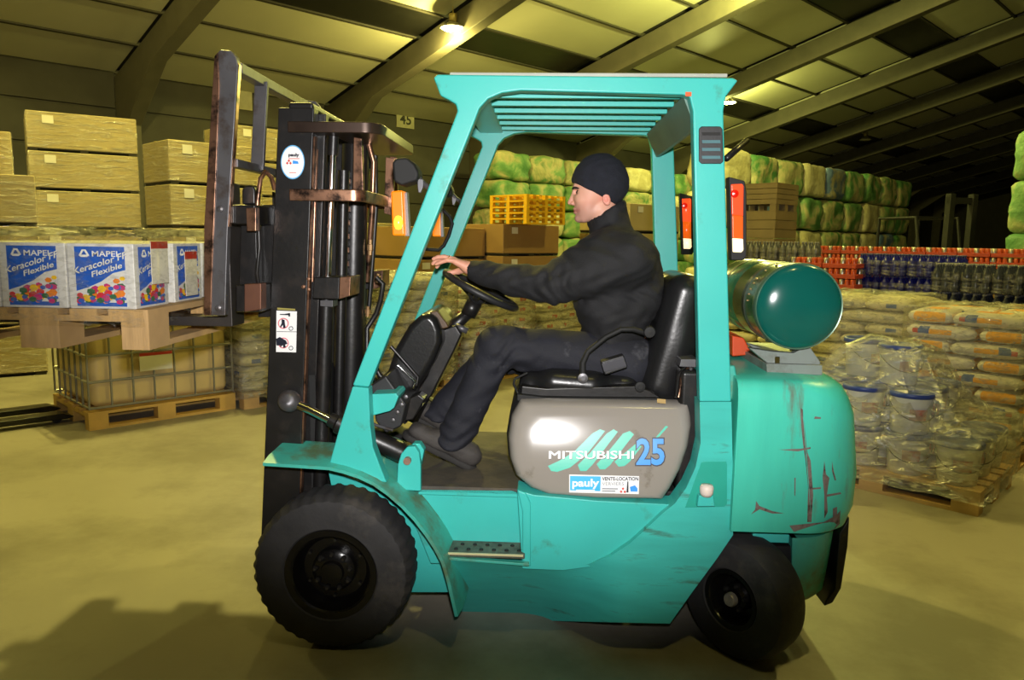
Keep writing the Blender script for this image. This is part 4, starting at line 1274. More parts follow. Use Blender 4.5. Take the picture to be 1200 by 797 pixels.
for j in range(len(lv) - 1):
    for i in range(n): f.append((j * n + i, j * n + (i + 1) % n, (j + 1) * n + (i + 1) % n, (j + 1) * n + i))
f.append(tuple(range(n))); f.append(tuple((len(lv) - 1) * n + i for i in range(n)))
cwm = mat('counterweight_paint', rgb(66, 190, 168), 0.36, var=0.07, vs=4, dirt=rgb(96, 124, 108), dirt_amt=0.10, ds=4.5, bump=0.06, bs=40, stretch=(3.0, 1, .55))
cw = smooth_by_angle(mobj('counterweight', v, f, cwm, FK, True), 40)
# long rust scrapes on the counterweight side, where it has hit racks
RUST = mat('rusty_scrape', rgb(122, 108, 102), 0.7, 0.1, var=0.3, vs=30, dirt=rgb(64, 48, 40), dirt_amt=.5, ds=30)
def scrape(poly, off=0.0012):
    """thin worn patch lying on the counterweight skin"""
    v = []
    for a, b in poly:
        best = None
        for Y in [-.553 + .004 * k for k in range(70)]:
            p = P(a, b, Y)
            t = [lp for lp in lv]
            # skin at this height: interpolate loops
            for j in range(len(lv) - 1):
                z0, z1 = lv[j][0][2], lv[j + 1][0][2]
                if z0 <= p.z <= z1:
                    u = (p.z - z0) / (z1 - z0)
                    lp = [Vector(lv[j][i]).lerp(Vector(lv[j + 1][i]), u) for i in range(n)]
                    hw = -min(q.y for q in lp); xr_ = max(q.x for q in lp); rad = .17
                    if p.x <= xr_ - rad: ins_ = p.y >= -hw
                    else:
                        ins_ = (p.x - xr_ + rad) ** 2 + (p.y + hw - rad) ** 2 <= rad * rad and True
                    if ins_: best = p
                    break
            if best: break
        if best is None: best = P(a, b, -.5)
        d = (best - CAM).normalized()
        v.append(best - d * (off + .003))
    mobj('rust_scrape', v, [tuple(range(len(v)))], RUST, cw, True)
for poly in ([(938, 478), (941, 480), (944, 510), (946, 530), (950, 540), (953, 580), (951, 612), (946, 612), (947, 570), (944, 540), (941, 520), (939, 500)],
             [(912, 527), (938, 526), (950, 524), (950, 526), (935, 529)],
             [(966, 540), (968, 556), (972, 560), (969, 580), (970, 600), (966, 608), (966, 580), (964, 560)],
             [(955, 488), (962, 489), (962, 491), (954, 491)], [(967, 489), (975, 490), (974, 492), (967, 491)],
             [(925, 616), (945, 614), (965, 612), (980, 604), (985, 598), (984, 614), (976, 622), (930, 623)],
             [(966, 580), (985, 577), (986, 579), (966, 583)], [(975, 540), (977, 552), (980, 563), (978, 563), (975, 552)],
             [(931, 560), (932.5, 560), (932, 582), (931, 580)], [(886, 587), (890, 593), (905, 599), (920, 602), (905, 602), (890, 597), (880, 603), (885, 597)],
             [(950, 572), (962, 571), (962, 573), (950, 574)], [(976, 596), (981, 594), (981, 610), (976, 612)]):
    scrape(poly)
# lower counterweight behind the rear wheel
v = []; f = []
lv2 = []
for (py, px, x0, hw, rad) in [(709, 968, 942, .40, .14), (700, 978, 930, .42, .16), (660, 986, 927, .45, .2), (624, 990, 926, .48, .22)]:
    lv2.append(cw_loop(X(x0, py, -.4), CX_(px, py), hw, rad, Z(950, py, -.42)))
for lp in lv2: v += lp
for j in range(3):
    for i in range(n): f.append((j * n + i, j * n + (i + 1) % n, (j + 1) * n + (i + 1) % n, (j + 1) * n + i))
f.append(tuple(range(n))); f.append(tuple(3 * n + i for i in range(n)))
smooth_by_angle(mobj('lower_counterweight', v, f, TEAL_G, FK, True), 40)
pprism('rear_bumper', [(984, 625), (996, 606), (994, 640), (986, 690), (976, 707), (966, 711), (968, 704), (978, 690)], -0.36, 0.36, BLACK, FK, 0.006)
wbox('tow_recess', CX_(996, 530) - .01, CX_(1000, 530) + 0.004, -0.2, 0.2, Z(998, 570, -.3), Z(998, 500, -.3), BLACK_D, 0.01)
wbox('frame_bracket', X(882, 632, -.45), X(925, 632, -.45), -0.45, 0.45, Z(900, 636, -.45), Z(900, 626, -.45), TEAL, 0.003)
wbox('wheel_arch', X(858, 640, -.3), X(925, 640, -.3), -0.40, -0.02, Z(900, 660, -.3), Z(900, 628, -.3), BLACK_D, 0.0)
# deck between the pillar and the counterweight top
pprism('rear_deck', [(822, 432), (862, 428), (866, 450), (858, 470), (822, 470)], -0.46, 0.46, TEAL_G, FK, 0.01)

# ---- wheels
def wheel(name, C, r, w, rr, axis_rot, lugs, nuts, hubr):
    """axis along local +z pointing out to the viewer"""
    M_ = Matrix.Translation(C) @ axis_rot
    e = empty(name, C, 0); e.parent = FK; e.matrix_parent_inverse = Matrix.Translation(FK.location).inverted()
    seg = lugs * 4 if lugs else 64
    prof = [(rr, -w / 2 + .01), (rr + .012, -w / 2), (r * .82, -w / 2), (r * .93, -w / 2 + .008), (r * .985, -w / 2 + .03), (r, -w / 2 + .06),
            (r, w / 2 - .06), (r * .985, w / 2 - .03), (r * .93, w / 2 - .008), (r * .82, w / 2), (rr + .03, w / 2 - .004), (rr + .012, w / 2 - .001), (rr, w / 2 - .015)]
    v = []; f = []
    for i, (q, h) in enumerate(prof):
        for k in range(seg):
            a = 2 * math.pi * k / seg; qq = q
            if lugs and (k % 4 in (0, 1)) and i in (3, 4, 5, 6, 7, 8): qq = q - 0.0065 * (1 if i in (4, 5, 6, 7) else .5)
            v.append(M_ @ Vector((qq * math.cos(a), qq * math.sin(a), h)))
    m_ = len(prof)
    for i in range(m_):
        j = (i + 1) % m_
        for k in range(seg): f.append((i * seg + k, i * seg + (k + 1) % seg, j * seg + (k + 1) % seg, j * seg + k))
    smooth_by_angle(mobj('tyre', v, f, RUBBER, e, True), 30)
    d = w / 2
    mb = MB().lathe([(0, d - .075), (hubr * 1.5, d - .075), (rr * .72, d - .07), (rr * .80, d - .05), (rr * .86, d - .012), (rr * .9, d - .006), (rr + .006, d - .004), (rr + .008, d - .014), (rr - .004, d - .02), (rr - .004, -d + .02), (0, -d + .02)], 48, M_)
    rim = smooth_by_angle(mb.obj('rim', RIM, e, True), 30)
    mb = MB().lathe([(hubr * 1.02, d - .076), (hubr, d - .05), (hubr * .85, d - .04), (hubr * .55, d - .035), (hubr * .5, d - .02), (hubr * .3, d - .016), (0, d - .016)], 32, M_)
    smooth_by_angle(mb.obj('hub', RIM, e, True), 30)
    NUT = mat('greasy_nut', rgb(70, 68, 66), 0.25, 0.7)
    for k in range(nuts):
        a = 2 * math.pi * k / nuts + .2
        MB().lathe([(0, 0), (.011, 0), (.011, .014), (.006, .022), (0, .022)], 6, M_ @ Matrix.Translation((hubr * .82 * math.cos(a), hubr * .82 * math.sin(a), d - .046))).obj('wheel_nut', NUT, e, True)
    for k in range(6 if lugs else 0):
        a = 2 * math.pi * k / 6 + .5
        MB().lathe([(0, 0), (.006, 0), (.006, .008), (0, .008)], 6, M_ @ Matrix.Translation((rr * .66 * math.cos(a), rr * .66 * math.sin(a), d - .072))).obj('rim_bolt', NUT, e, True)
    return e, M_
rotN = Matrix.Rotation(math.pi / 2, 4, 'X')          # local z -> -y (towards the viewer)
rotF = Matrix.Rotation(-math.pi / 2, 4, 'X')
wc = P(386.5, 675, -.57); FR = 0.305
wheel('drive_wheel', Vector((wc.x, -.47, FR)), FR, 0.20, 0.168, rotN, 38, 9, 0.082)
wheel('drive_wheel', Vector((wc.x, .47, FR)), FR, 0.20, 0.168, rotF, 38, 9, 0.082)
RR = 0.232
steer = Matrix.Rotation(R(-50), 4, 'Z')
c = P(862, 712, -.5)
we, Mr = wheel('steered_wheel', Vector((c.x + .035, -.455, RR)), RR, 0.165, 0.108, steer @ rotN, 0, 5, 0.055)
mb = MB().lathe([(0, .085), (.022, .085), (.026, .078), (.026, .05), (0, .05)], 20, Mr)
smooth_by_angle(mb.obj('hub_cap', mat('scuffed_cap', rgb(170, 165, 160), 0.35, 0.6, var=.3, vs=40), we, True), 40)
wheel('steered_wheel', Vector((c.x + .035, .455, RR)), RR, 0.165, 0.108, steer @ rotF, 0, 5, 0.055)
# ---- mast
MY = -0.37
def mprism(name, pts, Y0, Y1, m, bevel=0.004, both=True, parent=None):
    o = pprism(name, pts, Y0, Y1, m, parent or FK, bevel)
    if both: mirror_y(o, FK)
    return o
rail = mprism('outer_mast_rail', [(326, 126), (368, 126), (348, 650), (305, 650)], MY, MY + .02, BLACK)
mprism('rail_flange', [(364, 126), (369, 126), (349, 650), (343, 650)], MY + .02, MY + .07, COPPER_SHEEN if False else BLACK)
mprism('rail_flange', [(326, 126), (332, 126), (312, 650), (306, 650)], MY + .02, MY + .07, BLACK)
mprism('rail_edge_sheen', [(367.5, 160), (369.5, 160), (352, 600), (350, 600)], MY + .004, MY + .03, COPPER_SHEEN, 0.0)  # thin strip carrying the orange lamp sheen in its colour
mprism('inner_mast_rail', [(340, 133), (382, 133), (363, 650), (321, 650)], MY + .075, MY + .095, BLACK)
mprism('inner_rail_flange', [(376, 133), (382, 133), (363, 650), (357, 650)], MY + .095, MY + .135, BLACK)
# rounded top of the rail
wbox('mast_crown', X(330, 124, MY) + .02, X(366, 124, MY), -.36, .36, Z(350, 128, MY), Z(350, 119, MY), BLACK, .01)
# top cross member: plate bent round behind the rails
zt0, zt1 = Z(400, 156, MY), Z(400, 143, MY)
x0_, x1_ = X(338, 150, MY), X(446, 150, MY)
def plan_plate(name, pts, z0, z1, m, bevel=.004):
    return MB().prism([Vector((a, b, z0)) for a, b in pts], (0, 0, z1 - z0)).obj(name, m, FK, True, bevel=bevel)
y_ = -MY + .012
rc = .07
corner = lambda s: [(x1_ - rc + rc * math.sin(t), s * (y_ - rc + rc * math.cos(t))) for t in [math.pi / 2 * k / 5 for k in range(6)]]
pl_ = [(x0_, -y_)] + corner(-1) + corner(1)[::-1] + [(x0_, y_), (x0_, y_ - .05), (x1_ - .2, y_ - .12), (x1_ - .2, -y_ + .12), (x0_, -y_ + .05)]
plan_plate('top_cross_member', pl_, zt0, zt1, mat('oily_plate', rgb(70, 56, 48), 0.3, 0.6, var=.3, vs=10))
zb0, zb1 = Z(390, 236, MY), Z(390, 222, MY)
x1b = X(427, 230, MY); rc2 = .05
cb = lambda s: [(x1b - rc2 + rc2 * math.sin(t), s * (y_ - rc2 + rc2 * math.cos(t))) for t in [math.pi / 2 * k / 5 for k in range(6)]]
ci_ = lambda s: [(x1b - .02 - rc2 + rc2 * math.sin(t), s * (y_ - .02 - rc2 + rc2 * math.cos(t))) for t in [math.pi / 2 * k / 5 for k in range(6)]]
plan_plate('mid_cross_member', [(x0_, -y_)] + cb(-1) + cb(1)[::-1] + [(x0_, y_), (x0_, y_ - .02)] + ci_(1) + ci_(-1)[::-1] + [(x0_, -y_ + .02)], zb0, zb1, COPPER_SHEEN)
mprism('gusset_plate', [(414, 160), (424, 162), (426, 224), (413, 224)], MY + .03, MY + .05, COPPER_SHEEN)
mprism('gusset_plate', [(452, 184), (462, 186), (461, 240), (470, 246), (470, 256), (450, 250)], -.02 + .1, -.02 + .12, COPPER_SHEEN, .002, False)
# lift cylinders
def cyl(name, pts, r, m, both=True, seg=20):
    o = ptube(name, pts, r, m, FK, seg)
    if both: mirror_y(o, FK)
    return o
cyl('lift_rod', [(390.5, 170, -.28), (384, 330, -.28)], .012, CHROME)
cyl('rod_head', [(391, 160, -.28), (390, 182, -.28)], .02, BLACK)
cyl('lift_barrel', [(383.5, 326, -.28), (370, 700, -.28)], .03, BLACK)
cyl('tie_rod', [(371, 175, -.31), (366, 330, -.31)], .007, COPPER_SHEEN)
cyl('free_lift_cylinder', [(417, 170, 0), (405, 700, 0)], .055, BLACK, False)
cyl('inner_post', [(403, 200, -.16), (392, 690, -.16)], .022, BLACK)
cyl('brass_post', [(407, 212, -.12), (401, 330, -.12)], .008, COPPER_SHEEN)
for k in range(16):
    y = 205 + k * 8
    o = MB().box(-.007, .007, -.004, .004, -.010, .010).obj('chain_link', COPPER_SHEEN if k % 2 else BLACK, FK, False)
    o.data.transform(Matrix.Translation(P(409 - k * .18, y, -.06))); o.matrix_parent_inverse = Matrix.Translation(FK.location).inverted()
blk = mprism('cylinder_clamp', [(368, 325), (398, 325), (397, 351), (366, 350)], MY + .01, MY + .17, BLACK, .004)
mprism('clamp_plate', [(398, 325), (411, 324), (410, 347), (397, 351)], MY + .01, MY + .16, COPPER_SHEEN, .003)
for (a, b) in ((362, 327), (362, 339), (356, 336)):
    MB().lathe([(0, 0), (.008, 0), (.007, .008), (0, .009)], 8, Matrix.Translation(P(a, b, MY)) @ rotN).obj('bolt', COPPER_SHEEN, FK, True)
mprism('hose_clamp', [(375, 352), (390, 352), (390, 360), (375, 359)], MY + .05, MY + .12, STEEL, .002, False)
# far lower cover plates (dark area between the rails)
wbox('mast_back_plate', X(365, 560, -.3), X(372, 560, -.3), -.30, .30, .2, Z(380, 440, -.3), BLACK_D, 0)
# hoses and brass fittings
HOSE = mat('black_hose', rgb(26, 25, 24), .4)
BRS = mat('brass_fitting', rgb(176, 140, 100), 0.3, 0.85, var=.2, vs=20)
ptube('hydraulic_hose', [(424, 175, .02), (428, 240, .02), (421, 300, .02), (417, 370, .02)], .010, HOSE, FK)
ptube('hydraulic_hose', [(440, 182, .08), (441, 240, .08), (437, 300, .08), (432, 365, .08)], .010, HOSE, FK)
ptube('hydraulic_hose', [(432, 168, -.02), (438, 190, -.02), (436, 250, 0), (430, 330, .05)], .012, COPPER_SHEEN, FK)
ptube('hydraulic_hose', [(441, 325, -.05), (449, 333, -.05), (446, 352, -.06), (441, 368, -.1), (430, 385, -.12), (430, 410, -.14), (445, 440, -.15), (470, 462, -.15)], .011, HOSE, FK)
for (a, b, h) in ((417, 290, 22), (434, 290, 18), (412, 370, 12), (431, 365, 12), (443, 326, 10)):
    p0, p1 = P(a, b - h / 2, 0), P(a - .5, b + h / 2, 0)
    MB().tube([p0, p0.lerp(p1, .3), p0.lerp(p1, .32), p0.lerp(p1, .68), p0.lerp(p1, .7), p1], [.009, .009, .014, .014, .010, .010], 8).obj('hose_fitting', BRS, FK, True)
# stickers on the rail
cc_ = (343, 190)
el = lambda s, off: [P(cc_[0] + 14 * s * math.cos(t), cc_[1] + 20 * s * math.sin(t), MY - off) for t in [2 * math.pi * k / 32 for k in range(32)]]
rs = mobj('round_sticker', el(1, .001), [tuple(range(32))], mat('sticker_blue_rim', rgb(96, 170, 220), .4), rail, True)
mobj('sticker_face', el(.93, .0016), [tuple(range(32))], WHITE, rail, True)
def rail_text(s, px, py, w, h, m, bold):
    o = P(px, py, MY - .0024); k = (P(px + w, py, MY).x - o.x); hz = P(px, py - h, MY).z - o.z
    lettering('sticker_lettering', s, lambda a, b: (o.x + a, o.y, o.z + b), k, hz, m, rail, True, bold)
rail_text('pauly', 338, 184.5, 13, 5, INK, .05)
def rpoly(name, pts, m, off=.0024): return mobj(name, [P(a, b, MY - off) for a, b in pts], [tuple(range(len(pts)))], m, rail, True)
rpoly('sticker_line', [(338, 185.5), (351, 185.5), (351, 186.3), (338, 186.3)], REDL)
for (a, b) in ((338.5, 188.4), (336.6, 191.2), (340.4, 191.2)): rpoly('emblem', [(a, b - 1.8), (a + 1.5, b), (a, b + 1.8), (a - 1.5, b)], REDL)
rpoly('truck_drawing', [(343, 188), (349, 189), (350, 192), (343, 192)], BLUEP)
rpoly('sticker_line', [(339, 202), (347, 202), (347, 202.7), (339, 202.7)], REDL)
rpoly('safety_sticker', [(324, 364), (348, 365), (347, 413), (323.5, 412.5)], WHITE, .001)
rpoly('sticker_line', [(324, 388.3), (347.6, 388.6), (347.6, 389.2), (324, 388.9)], INK, .0018)
rpoly('warning_strip', [(325, 360.5), (346, 362), (346, 364), (325, 363)], mat('warn_dull', rgb(150, 140, 70), .5), .001)
def ring(px, py, r, m, w=.28, off=.002):
    n_ = 24; v = []; f = []
    for k in range(n_):
        t = 2 * math.pi * k / n_
        for q in (r, r * (1 - w)): v.append(P(px + q * math.cos(t), py + q * math.sin(t), MY - off))
    for k in range(n_): j = (k + 1) % n_; f.append((2 * k, 2 * k + 1, 2 * j + 1, 2 * j))
    mobj('pictogram', v, f, m, rail, True)
PINK = mat('pink_print', rgb(220, 120, 130), .5)
for (b) in (379, 402):
    ring(332, b, 6.4, PINK, .2); ring(341, b + 6, 2.6, INK, .3)
    rpoly('pictogram', [(330, b - 5), (333.5, b - 4), (334, b + 1), (335, b + 5), (332, b + 6), (331.5, b + 2), (329, b + 5), (328, b + 4), (330, b)], INK, .0022)
rpoly('pictogram', [(328, 368), (338, 368), (338, 371), (340, 371), (340, 367), (339, 367), (339, 369.5), (328, 369)], INK, .0022)
rpoly('pictogram', [(323.6, 397), (328, 395), (335, 399), (337, 403), (331, 405), (324, 405)], INK, .0026)
# tilt cylinder
MB().lathe([(0, -.035), (.03, -.03), (.042, -.012), (.044, .0), (.042, .012), (.03, .03), (0, .035)], 20, Matrix.Translation(P(339, 470, -.40)) @ Matrix.Rotation(.5, 4, 'Y') @ rotN).obj('tilt_pivot', STEEL, FK, True, smooth=True)
for s in (-1, 1):
    mb = MB().tube([P(339, 470, -.40), P(362, 480, -.40), P(398, 498, -.40)], .017, 14)
    o = smooth_by_angle(mb.obj('tilt_rod', CHROME if s < 0 else BLACK, FK, True), 40)
    if s > 0:
        for v_ in o.data.vertices: v_.co.y = -v_.co.y
    mb = MB().tube([P(386, 491, -.40), P(394, 495, -.40), P(396, 496, -.40), P(470, 530, -.40), P(478, 534, -.40)], [.026, .03, .04, .04, .03], 20)
    o = smooth_by_angle(mb.obj('tilt_barrel', BLACK, FK, True), 40)
    if s > 0:
        for v_ in o.data.vertices: v_.co.y = -v_.co.y
ear = mprism('tilt_bracket', [(465, 574), (466, 545), (470, 532), (477, 524), (486, 523), (491, 530), (493, 545), (493, 576)], -.475, -.445, TEAL, .004)
MB().lathe([(0, 0), (.014, 0), (.014, .02), (0, .02)], 16, Matrix.Translation(P(478, 539, -.475)) @ rotN).obj('pivot_pin', mat('rusty_pin', rgb(150, 120, 104), .5, .4, var=.3, vs=40), ear, True)
mprism('tilt_bracket', [(493, 548), (497, 528), (492, 520), (484, 520), (480, 524), (490, 528)], -.445, -.40, TEAL, .003)

# ---- carriage, backrest, forks
TILT = 0.0649
BY = -0.50
bp_ = [(252, 64), (258, 58), (270, 59), (277, 67), (279, 78), (267, 266), (265, 330), (264, 370), (240, 370), (240, 266)]
post = pprism('backrest_post', bp_, BY, BY + .03, STEEL, FK, .004)
mirror_y(post, FK)
fl_ = pprism('post_flange', [(251, 66), (255, 61), (257, 100), (248, 330), (247, 370), (239, 370), (239, 266)], BY - .006, BY + .07, COPPER_SHEEN, FK, .002)
mirror_y(fl_, FK)
fl2 = pprism('post_flange', [(276, 68), (280, 76), (268, 266), (265.5, 266)], BY + .004, BY + .03, COPPER_SHEEN, FK, .002); mirror_y(fl2, FK)  # highlight on the inner post edge, put in as a coloured strip
xb = X(276, 78, BY)
wbox('backrest_top_bar', xb - .03, xb + .012, BY + .03, -BY - .03, Z(276, 84, BY), Z(276, 71, BY), STEEL, .004)
xl = X(271, 190, BY)
wbox('backrest_lower_bar', xl - .025, xl + .012, BY + .03, -BY - .03, Z(271, 195, BY), Z(271, 185, BY), STEEL, .003)
for y in (-.25, .25):
    xt, xbm = xb - .03, xl - .03
    z1, z0 = Z(276, 78, BY), Z(271, 192, BY)
    MB().prism([(xt, y, z1), (xt + .05, y, z1), (xbm + .05, y, z0), (xbm, y, z0)], (0, .02, 0)).obj('backrest_bar', STEEL, FK, True, bevel=.002)
# carriage plates
def cbar(name, a, b, c, d, y0, y1, m, bevel=.006):
    """bar across the truck given by its end as seen at y0"""
    q = [P(a, b, y0), P(c, b, y0), P(c, d, y0), P(a, d, y0)]
    return MB().prism(q, (0, y1 - y0, 0)).obj(name, m, FK, True, bevel=bevel)
cbar('carriage_bar', 271, 240, 299, 263, -.47, .47, BLACK)
cbar('carriage_bar', 276, 334, 306, 366, -.47, .47, BLACK)
mprism('carriage_end_plate', [(288, 244), (300, 243), (300, 271), (289, 271)], -.475, -.44, COPPER_SHEEN, .003)
mprism('carriage_end_plate', [(286, 333), (306, 332), (306, 363), (286, 366)], -.475, -.42, mat('brown_worn_steel', rgb(110, 74, 58), .45, .5, var=.2), .004)
mprism('carriage_side', [(282, 262), (300, 262), (302, 335), (280, 335)], -.36, -.31, BLACK)
mprism('carriage_side', [(306, 240), (325, 240), (322, 372), (302, 372)], -.30, -.25, BLACK)
mprism('carriage_roller', [(283, 222), (287, 217), (296, 217), (299, 222), (299, 240), (283, 240)], -.40, -.36, BLACK, .008)
mprism('hook_plate', [(265, 242), (274, 242), (274, 262), (265, 262)], -.48, -.45, BLACK, .003)
for (a, b) in ((258, 245), (256, 361)):
    MB().lathe([(0, 0), (.012, 0), (.012, .006), (.005, .009), (0, .009)], 14, Matrix.Translation(P(a, b, BY)) @ rotN).obj('bolt', STEEL, FK, True)
ptube('carriage_hose', [(300, 262, -.42), (302, 235, -.42), (305, 210, -.42), (311, 201, -.40), (318, 208, -.38), (322, 222, -.36)], .009, COPPER_SHEEN, FK)
ptube('carriage_hose', [(303, 262, -.43), (304, 290, -.43), (301, 320, -.43), (303, 332, -.42)], .007, BLACK, FK)
FKZ = Z(225, 381, -.33)
for s in (-1, 1):
    y0 = -.36 if s < 0 else .24
    xs = X(270, 375, -.33)
    MB().prism([(xs + .02, y0, FKZ), (xs + .02, y0, FKZ + .55), (xs - .03, y0, FKZ + .55), (xs - .035, y0, FKZ + .042), (xs - .10, y0, FKZ + .038), (xs - 1.05, y0, FKZ + .018), (xs - 1.07, y0, FKZ + .006), (xs - .98, y0, FKZ)], (0, .12, 0)).obj('fork', mat('worn_fork_steel', rgb(66, 62, 60), .38, .5, var=.25, vs=9), FK, True, bevel=.004)

# ---- lamps and mirror at the front pillars
ORG = mat('lit_orange_lens', rgb(215, 84, 2), 0.3, emit=0.9, ec=(1.0, 0.25, 0.002, 1))
ORGH = mat('lit_orange_bulb', rgb(250, 170, 20), 0.25, emit=2.2, ec=(1.0, 0.55, 0.04, 1))
lmp = pprism('headlamp_housing', [(459, 190), (464, 185), (476, 184), (486, 192), (491, 203), (489, 212), (470, 218), (461, 213)], -.53, -.43, BLACK_D, FK, .012)
mirror_y(lmp, FK)
ol = pprism('indicator_lens', [(458, 224), (472, 223), (474, 276), (460, 276)], -.51, -.44, ORG, FK, .006); mirror_y(ol, FK)
ob = MB().lathe([(0, -.026), (.010, -.022), (.0155, -.010), (.0165, 0), (.0155, .010), (.010, .022), (0, .026)], 20, Matrix.Translation(P(467, 261, -.507))).obj('indicator_bulb', ORGH, FK, True, smooth=True); mirror_y(ob, FK)
wp = pprism('indicator_backplate', [(474, 226), (477, 225), (480, 277), (475, 277)], -.475, -.44, mat('white_backplate', rgb(120, 118, 118), .4), FK, .002); mirror_y(wp, FK)
lb = MB().tube([P(488, 206, -.48), P(497, 216, -.49), P(505, 222, -.5)], .010, 8).obj('lamp_bracket', STEEL, FK, True); mirror_y(lb, FK)
bt = pprism('bracket_bolt', [(489, 209), (496, 210), (496, 219), (493, 226), (490, 226), (489, 219)], -.50, -.48, STEEL, FK, .003); mirror_y(bt, FK)
ptube('mirror_frame', [(512, 243, .46), (519, 246, .46), (527, 254, .46), (530, 262, .46), (526, 276, .46), (520, 288, .46), (514, 293, .46), (500, 292, .46), (488, 290, .46)], .009, BLACK_D, FK)
ptube('lamp_cable', [(538, 235, .48), (541, 248, .48), (538, 258, .48), (532, 262, .48), (534, 268, .48), (541, 262, .48), (546, 262, .48)], .004, BLACK_D, FK, 6)
# ---- rear lamp clusters; lens emission stands for flash light they throw back
RED = mat('flash_glow_red_lens', rgb(240, 40, 14), .25, emit=1.0, ec=(1.0, 0.09, 0.02, 1))
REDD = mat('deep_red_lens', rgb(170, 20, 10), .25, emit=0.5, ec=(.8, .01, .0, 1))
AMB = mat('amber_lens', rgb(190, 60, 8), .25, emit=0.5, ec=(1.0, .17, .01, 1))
WHL = mat('flash_glow_white_lens', rgb(255, 240, 200), .25, emit=0.9, ec=(1.0, .75, .42, 1))
TY = -.50
th_ = pprism('rear_lamp_housing', [(854, 207), (873, 212), (875, 225), (875, 300), (872, 305), (857, 305)], TY, TY + .05, BLACK_D, FK, .004)
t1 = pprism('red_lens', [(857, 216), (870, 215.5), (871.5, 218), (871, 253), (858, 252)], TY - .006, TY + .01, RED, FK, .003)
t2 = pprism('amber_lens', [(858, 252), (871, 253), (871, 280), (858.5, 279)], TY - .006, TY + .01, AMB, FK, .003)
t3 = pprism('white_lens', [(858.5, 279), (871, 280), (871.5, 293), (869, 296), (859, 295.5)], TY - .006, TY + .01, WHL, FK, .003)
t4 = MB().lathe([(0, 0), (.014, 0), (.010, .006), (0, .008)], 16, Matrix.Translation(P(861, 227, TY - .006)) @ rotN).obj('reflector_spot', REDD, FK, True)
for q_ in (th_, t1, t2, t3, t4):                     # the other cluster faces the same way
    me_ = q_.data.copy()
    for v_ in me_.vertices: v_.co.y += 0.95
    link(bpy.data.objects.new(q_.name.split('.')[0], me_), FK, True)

# ---- steering column, cowl, wheel
SC = P(563.5, 340, -.02)
ax_up = (P(563.5, 340, -.02) - P(513, 440, -.02)); ax_up.normalize()
tdir = (P(605, 361, -.02) - P(522, 318, -.02)); tdir.y = 0; tdir.normalize()
nrm = Vector((-tdir.z, 0, tdir.x)).normalized()
if nrm.z < 0: nrm = -nrm
RWH = 0.165
ring_pts = [SC + (tdir * math.cos(t) + Vector((0, 1, 0)) * math.sin(t)) * RWH for t in [2 * math.pi * k / 48 for k in range(48)]]
sw_ = smooth_by_angle(MB().tube(ring_pts, .0145, 12, closed=True).obj('steering_wheel_rim', PLASTIC, FK, True), 60)
hubp = SC - nrm * .035
for a in (0.35, math.pi - .35, -math.pi / 2 + .0):
    e_ = SC + (tdir * math.cos(a) + Vector((0, 1, 0)) * math.sin(a)) * (RWH - .004)
    MB().tube([hubp + (e_ - SC) * .15, hubp.lerp(e_, .45) - nrm * .006, e_], [.018, .013, .011], 10).obj('wheel_spoke', PLASTIC, sw_, True, smooth=True)
MB().tube([hubp - nrm * .02, hubp, hubp + nrm * .012, hubp + nrm * .018], [.03, .042, .042, .03], 20).obj('wheel_hub', PLASTIC, sw_, True, smooth=True)
MB().tube([hubp - nrm * .02, hubp - nrm * .085], .034, 20).obj('column_boot', BLACK, FK, True, smooth=True)
MB().tube([hubp - nrm * .07, Vector(P(536, 378, -.02)), Vector(P(515, 420, -.02)), Vector(P(480, 490, -.02))], [.024, .03, .04, .04], 14).obj('steering_column', BLACK, FK, True, smooth=True)
MB().tube([P(534, 382, -.06), P(548, 388, -.06)], .014, 10).obj('column_clamp', STEEL, FK, True, smooth=True)
cow = pprism('dash_cowl', [(493, 369), (503, 366), (512, 374), (517, 386), (518, 402), (508, 425), (494, 448), (476, 474), (455, 470), (447, 455), (452, 440), (462, 410), (478, 382)], -.20, .26, VINYL, FK, .035, 5)
pprism('dash_panel', [(503, 366), (512, 364), (523, 378), (526, 384), (518, 386), (512, 376)], -.16, 0.02, mat('dash_brown', rgb(86, 64, 40), .5), FK, .006)
pprism('column_cover', [(520, 386), (534, 381), (541, 392), (532, 412), (505, 465), (490, 480), (478, 476), (500, 440)], -.10, .06, BLACK, FK, .008)
pprism('front_panel', [(434, 452), (452, 440), (476, 474), (470, 500), (452, 508), (440, 494)], -.40, .40, PLASTIC, FK, .008)
ptube('control_lever', [(458, 406, -.26), (474, 424, -.26), (490, 442, -.26), (488, 452, -.26)], .007, BLACK, FK)
ptube('lever_rod', [(466, 428, -.27), (487, 447, -.27), (484, 455, -.27)], .005, CHROME, FK)
ptube('brake_pipe', [(434, 496, -.44), (446, 500, -.42), (460, 504, -.40)], .006, STEEL, FK)
pprism('pedal', [(466, 488), (490, 470), (496, 476), (474, 498)], -.2, -.1, BLACK, FK, .004)
pprism('pedal_link', [(474, 470), (490, 462), (498, 468), (484, 492), (472, 494)], -.30, -.22, BLACK, FK, .006)
for k in range(4):
    MB().lathe([(0, 0), (.009, 0), (.008, .008), (0, .01)], 8, Matrix.Translation(P(461 + 5 * k, 492 - 9 * k, -.41)) @ rotN).obj('bolt', STEEL, FK, True)

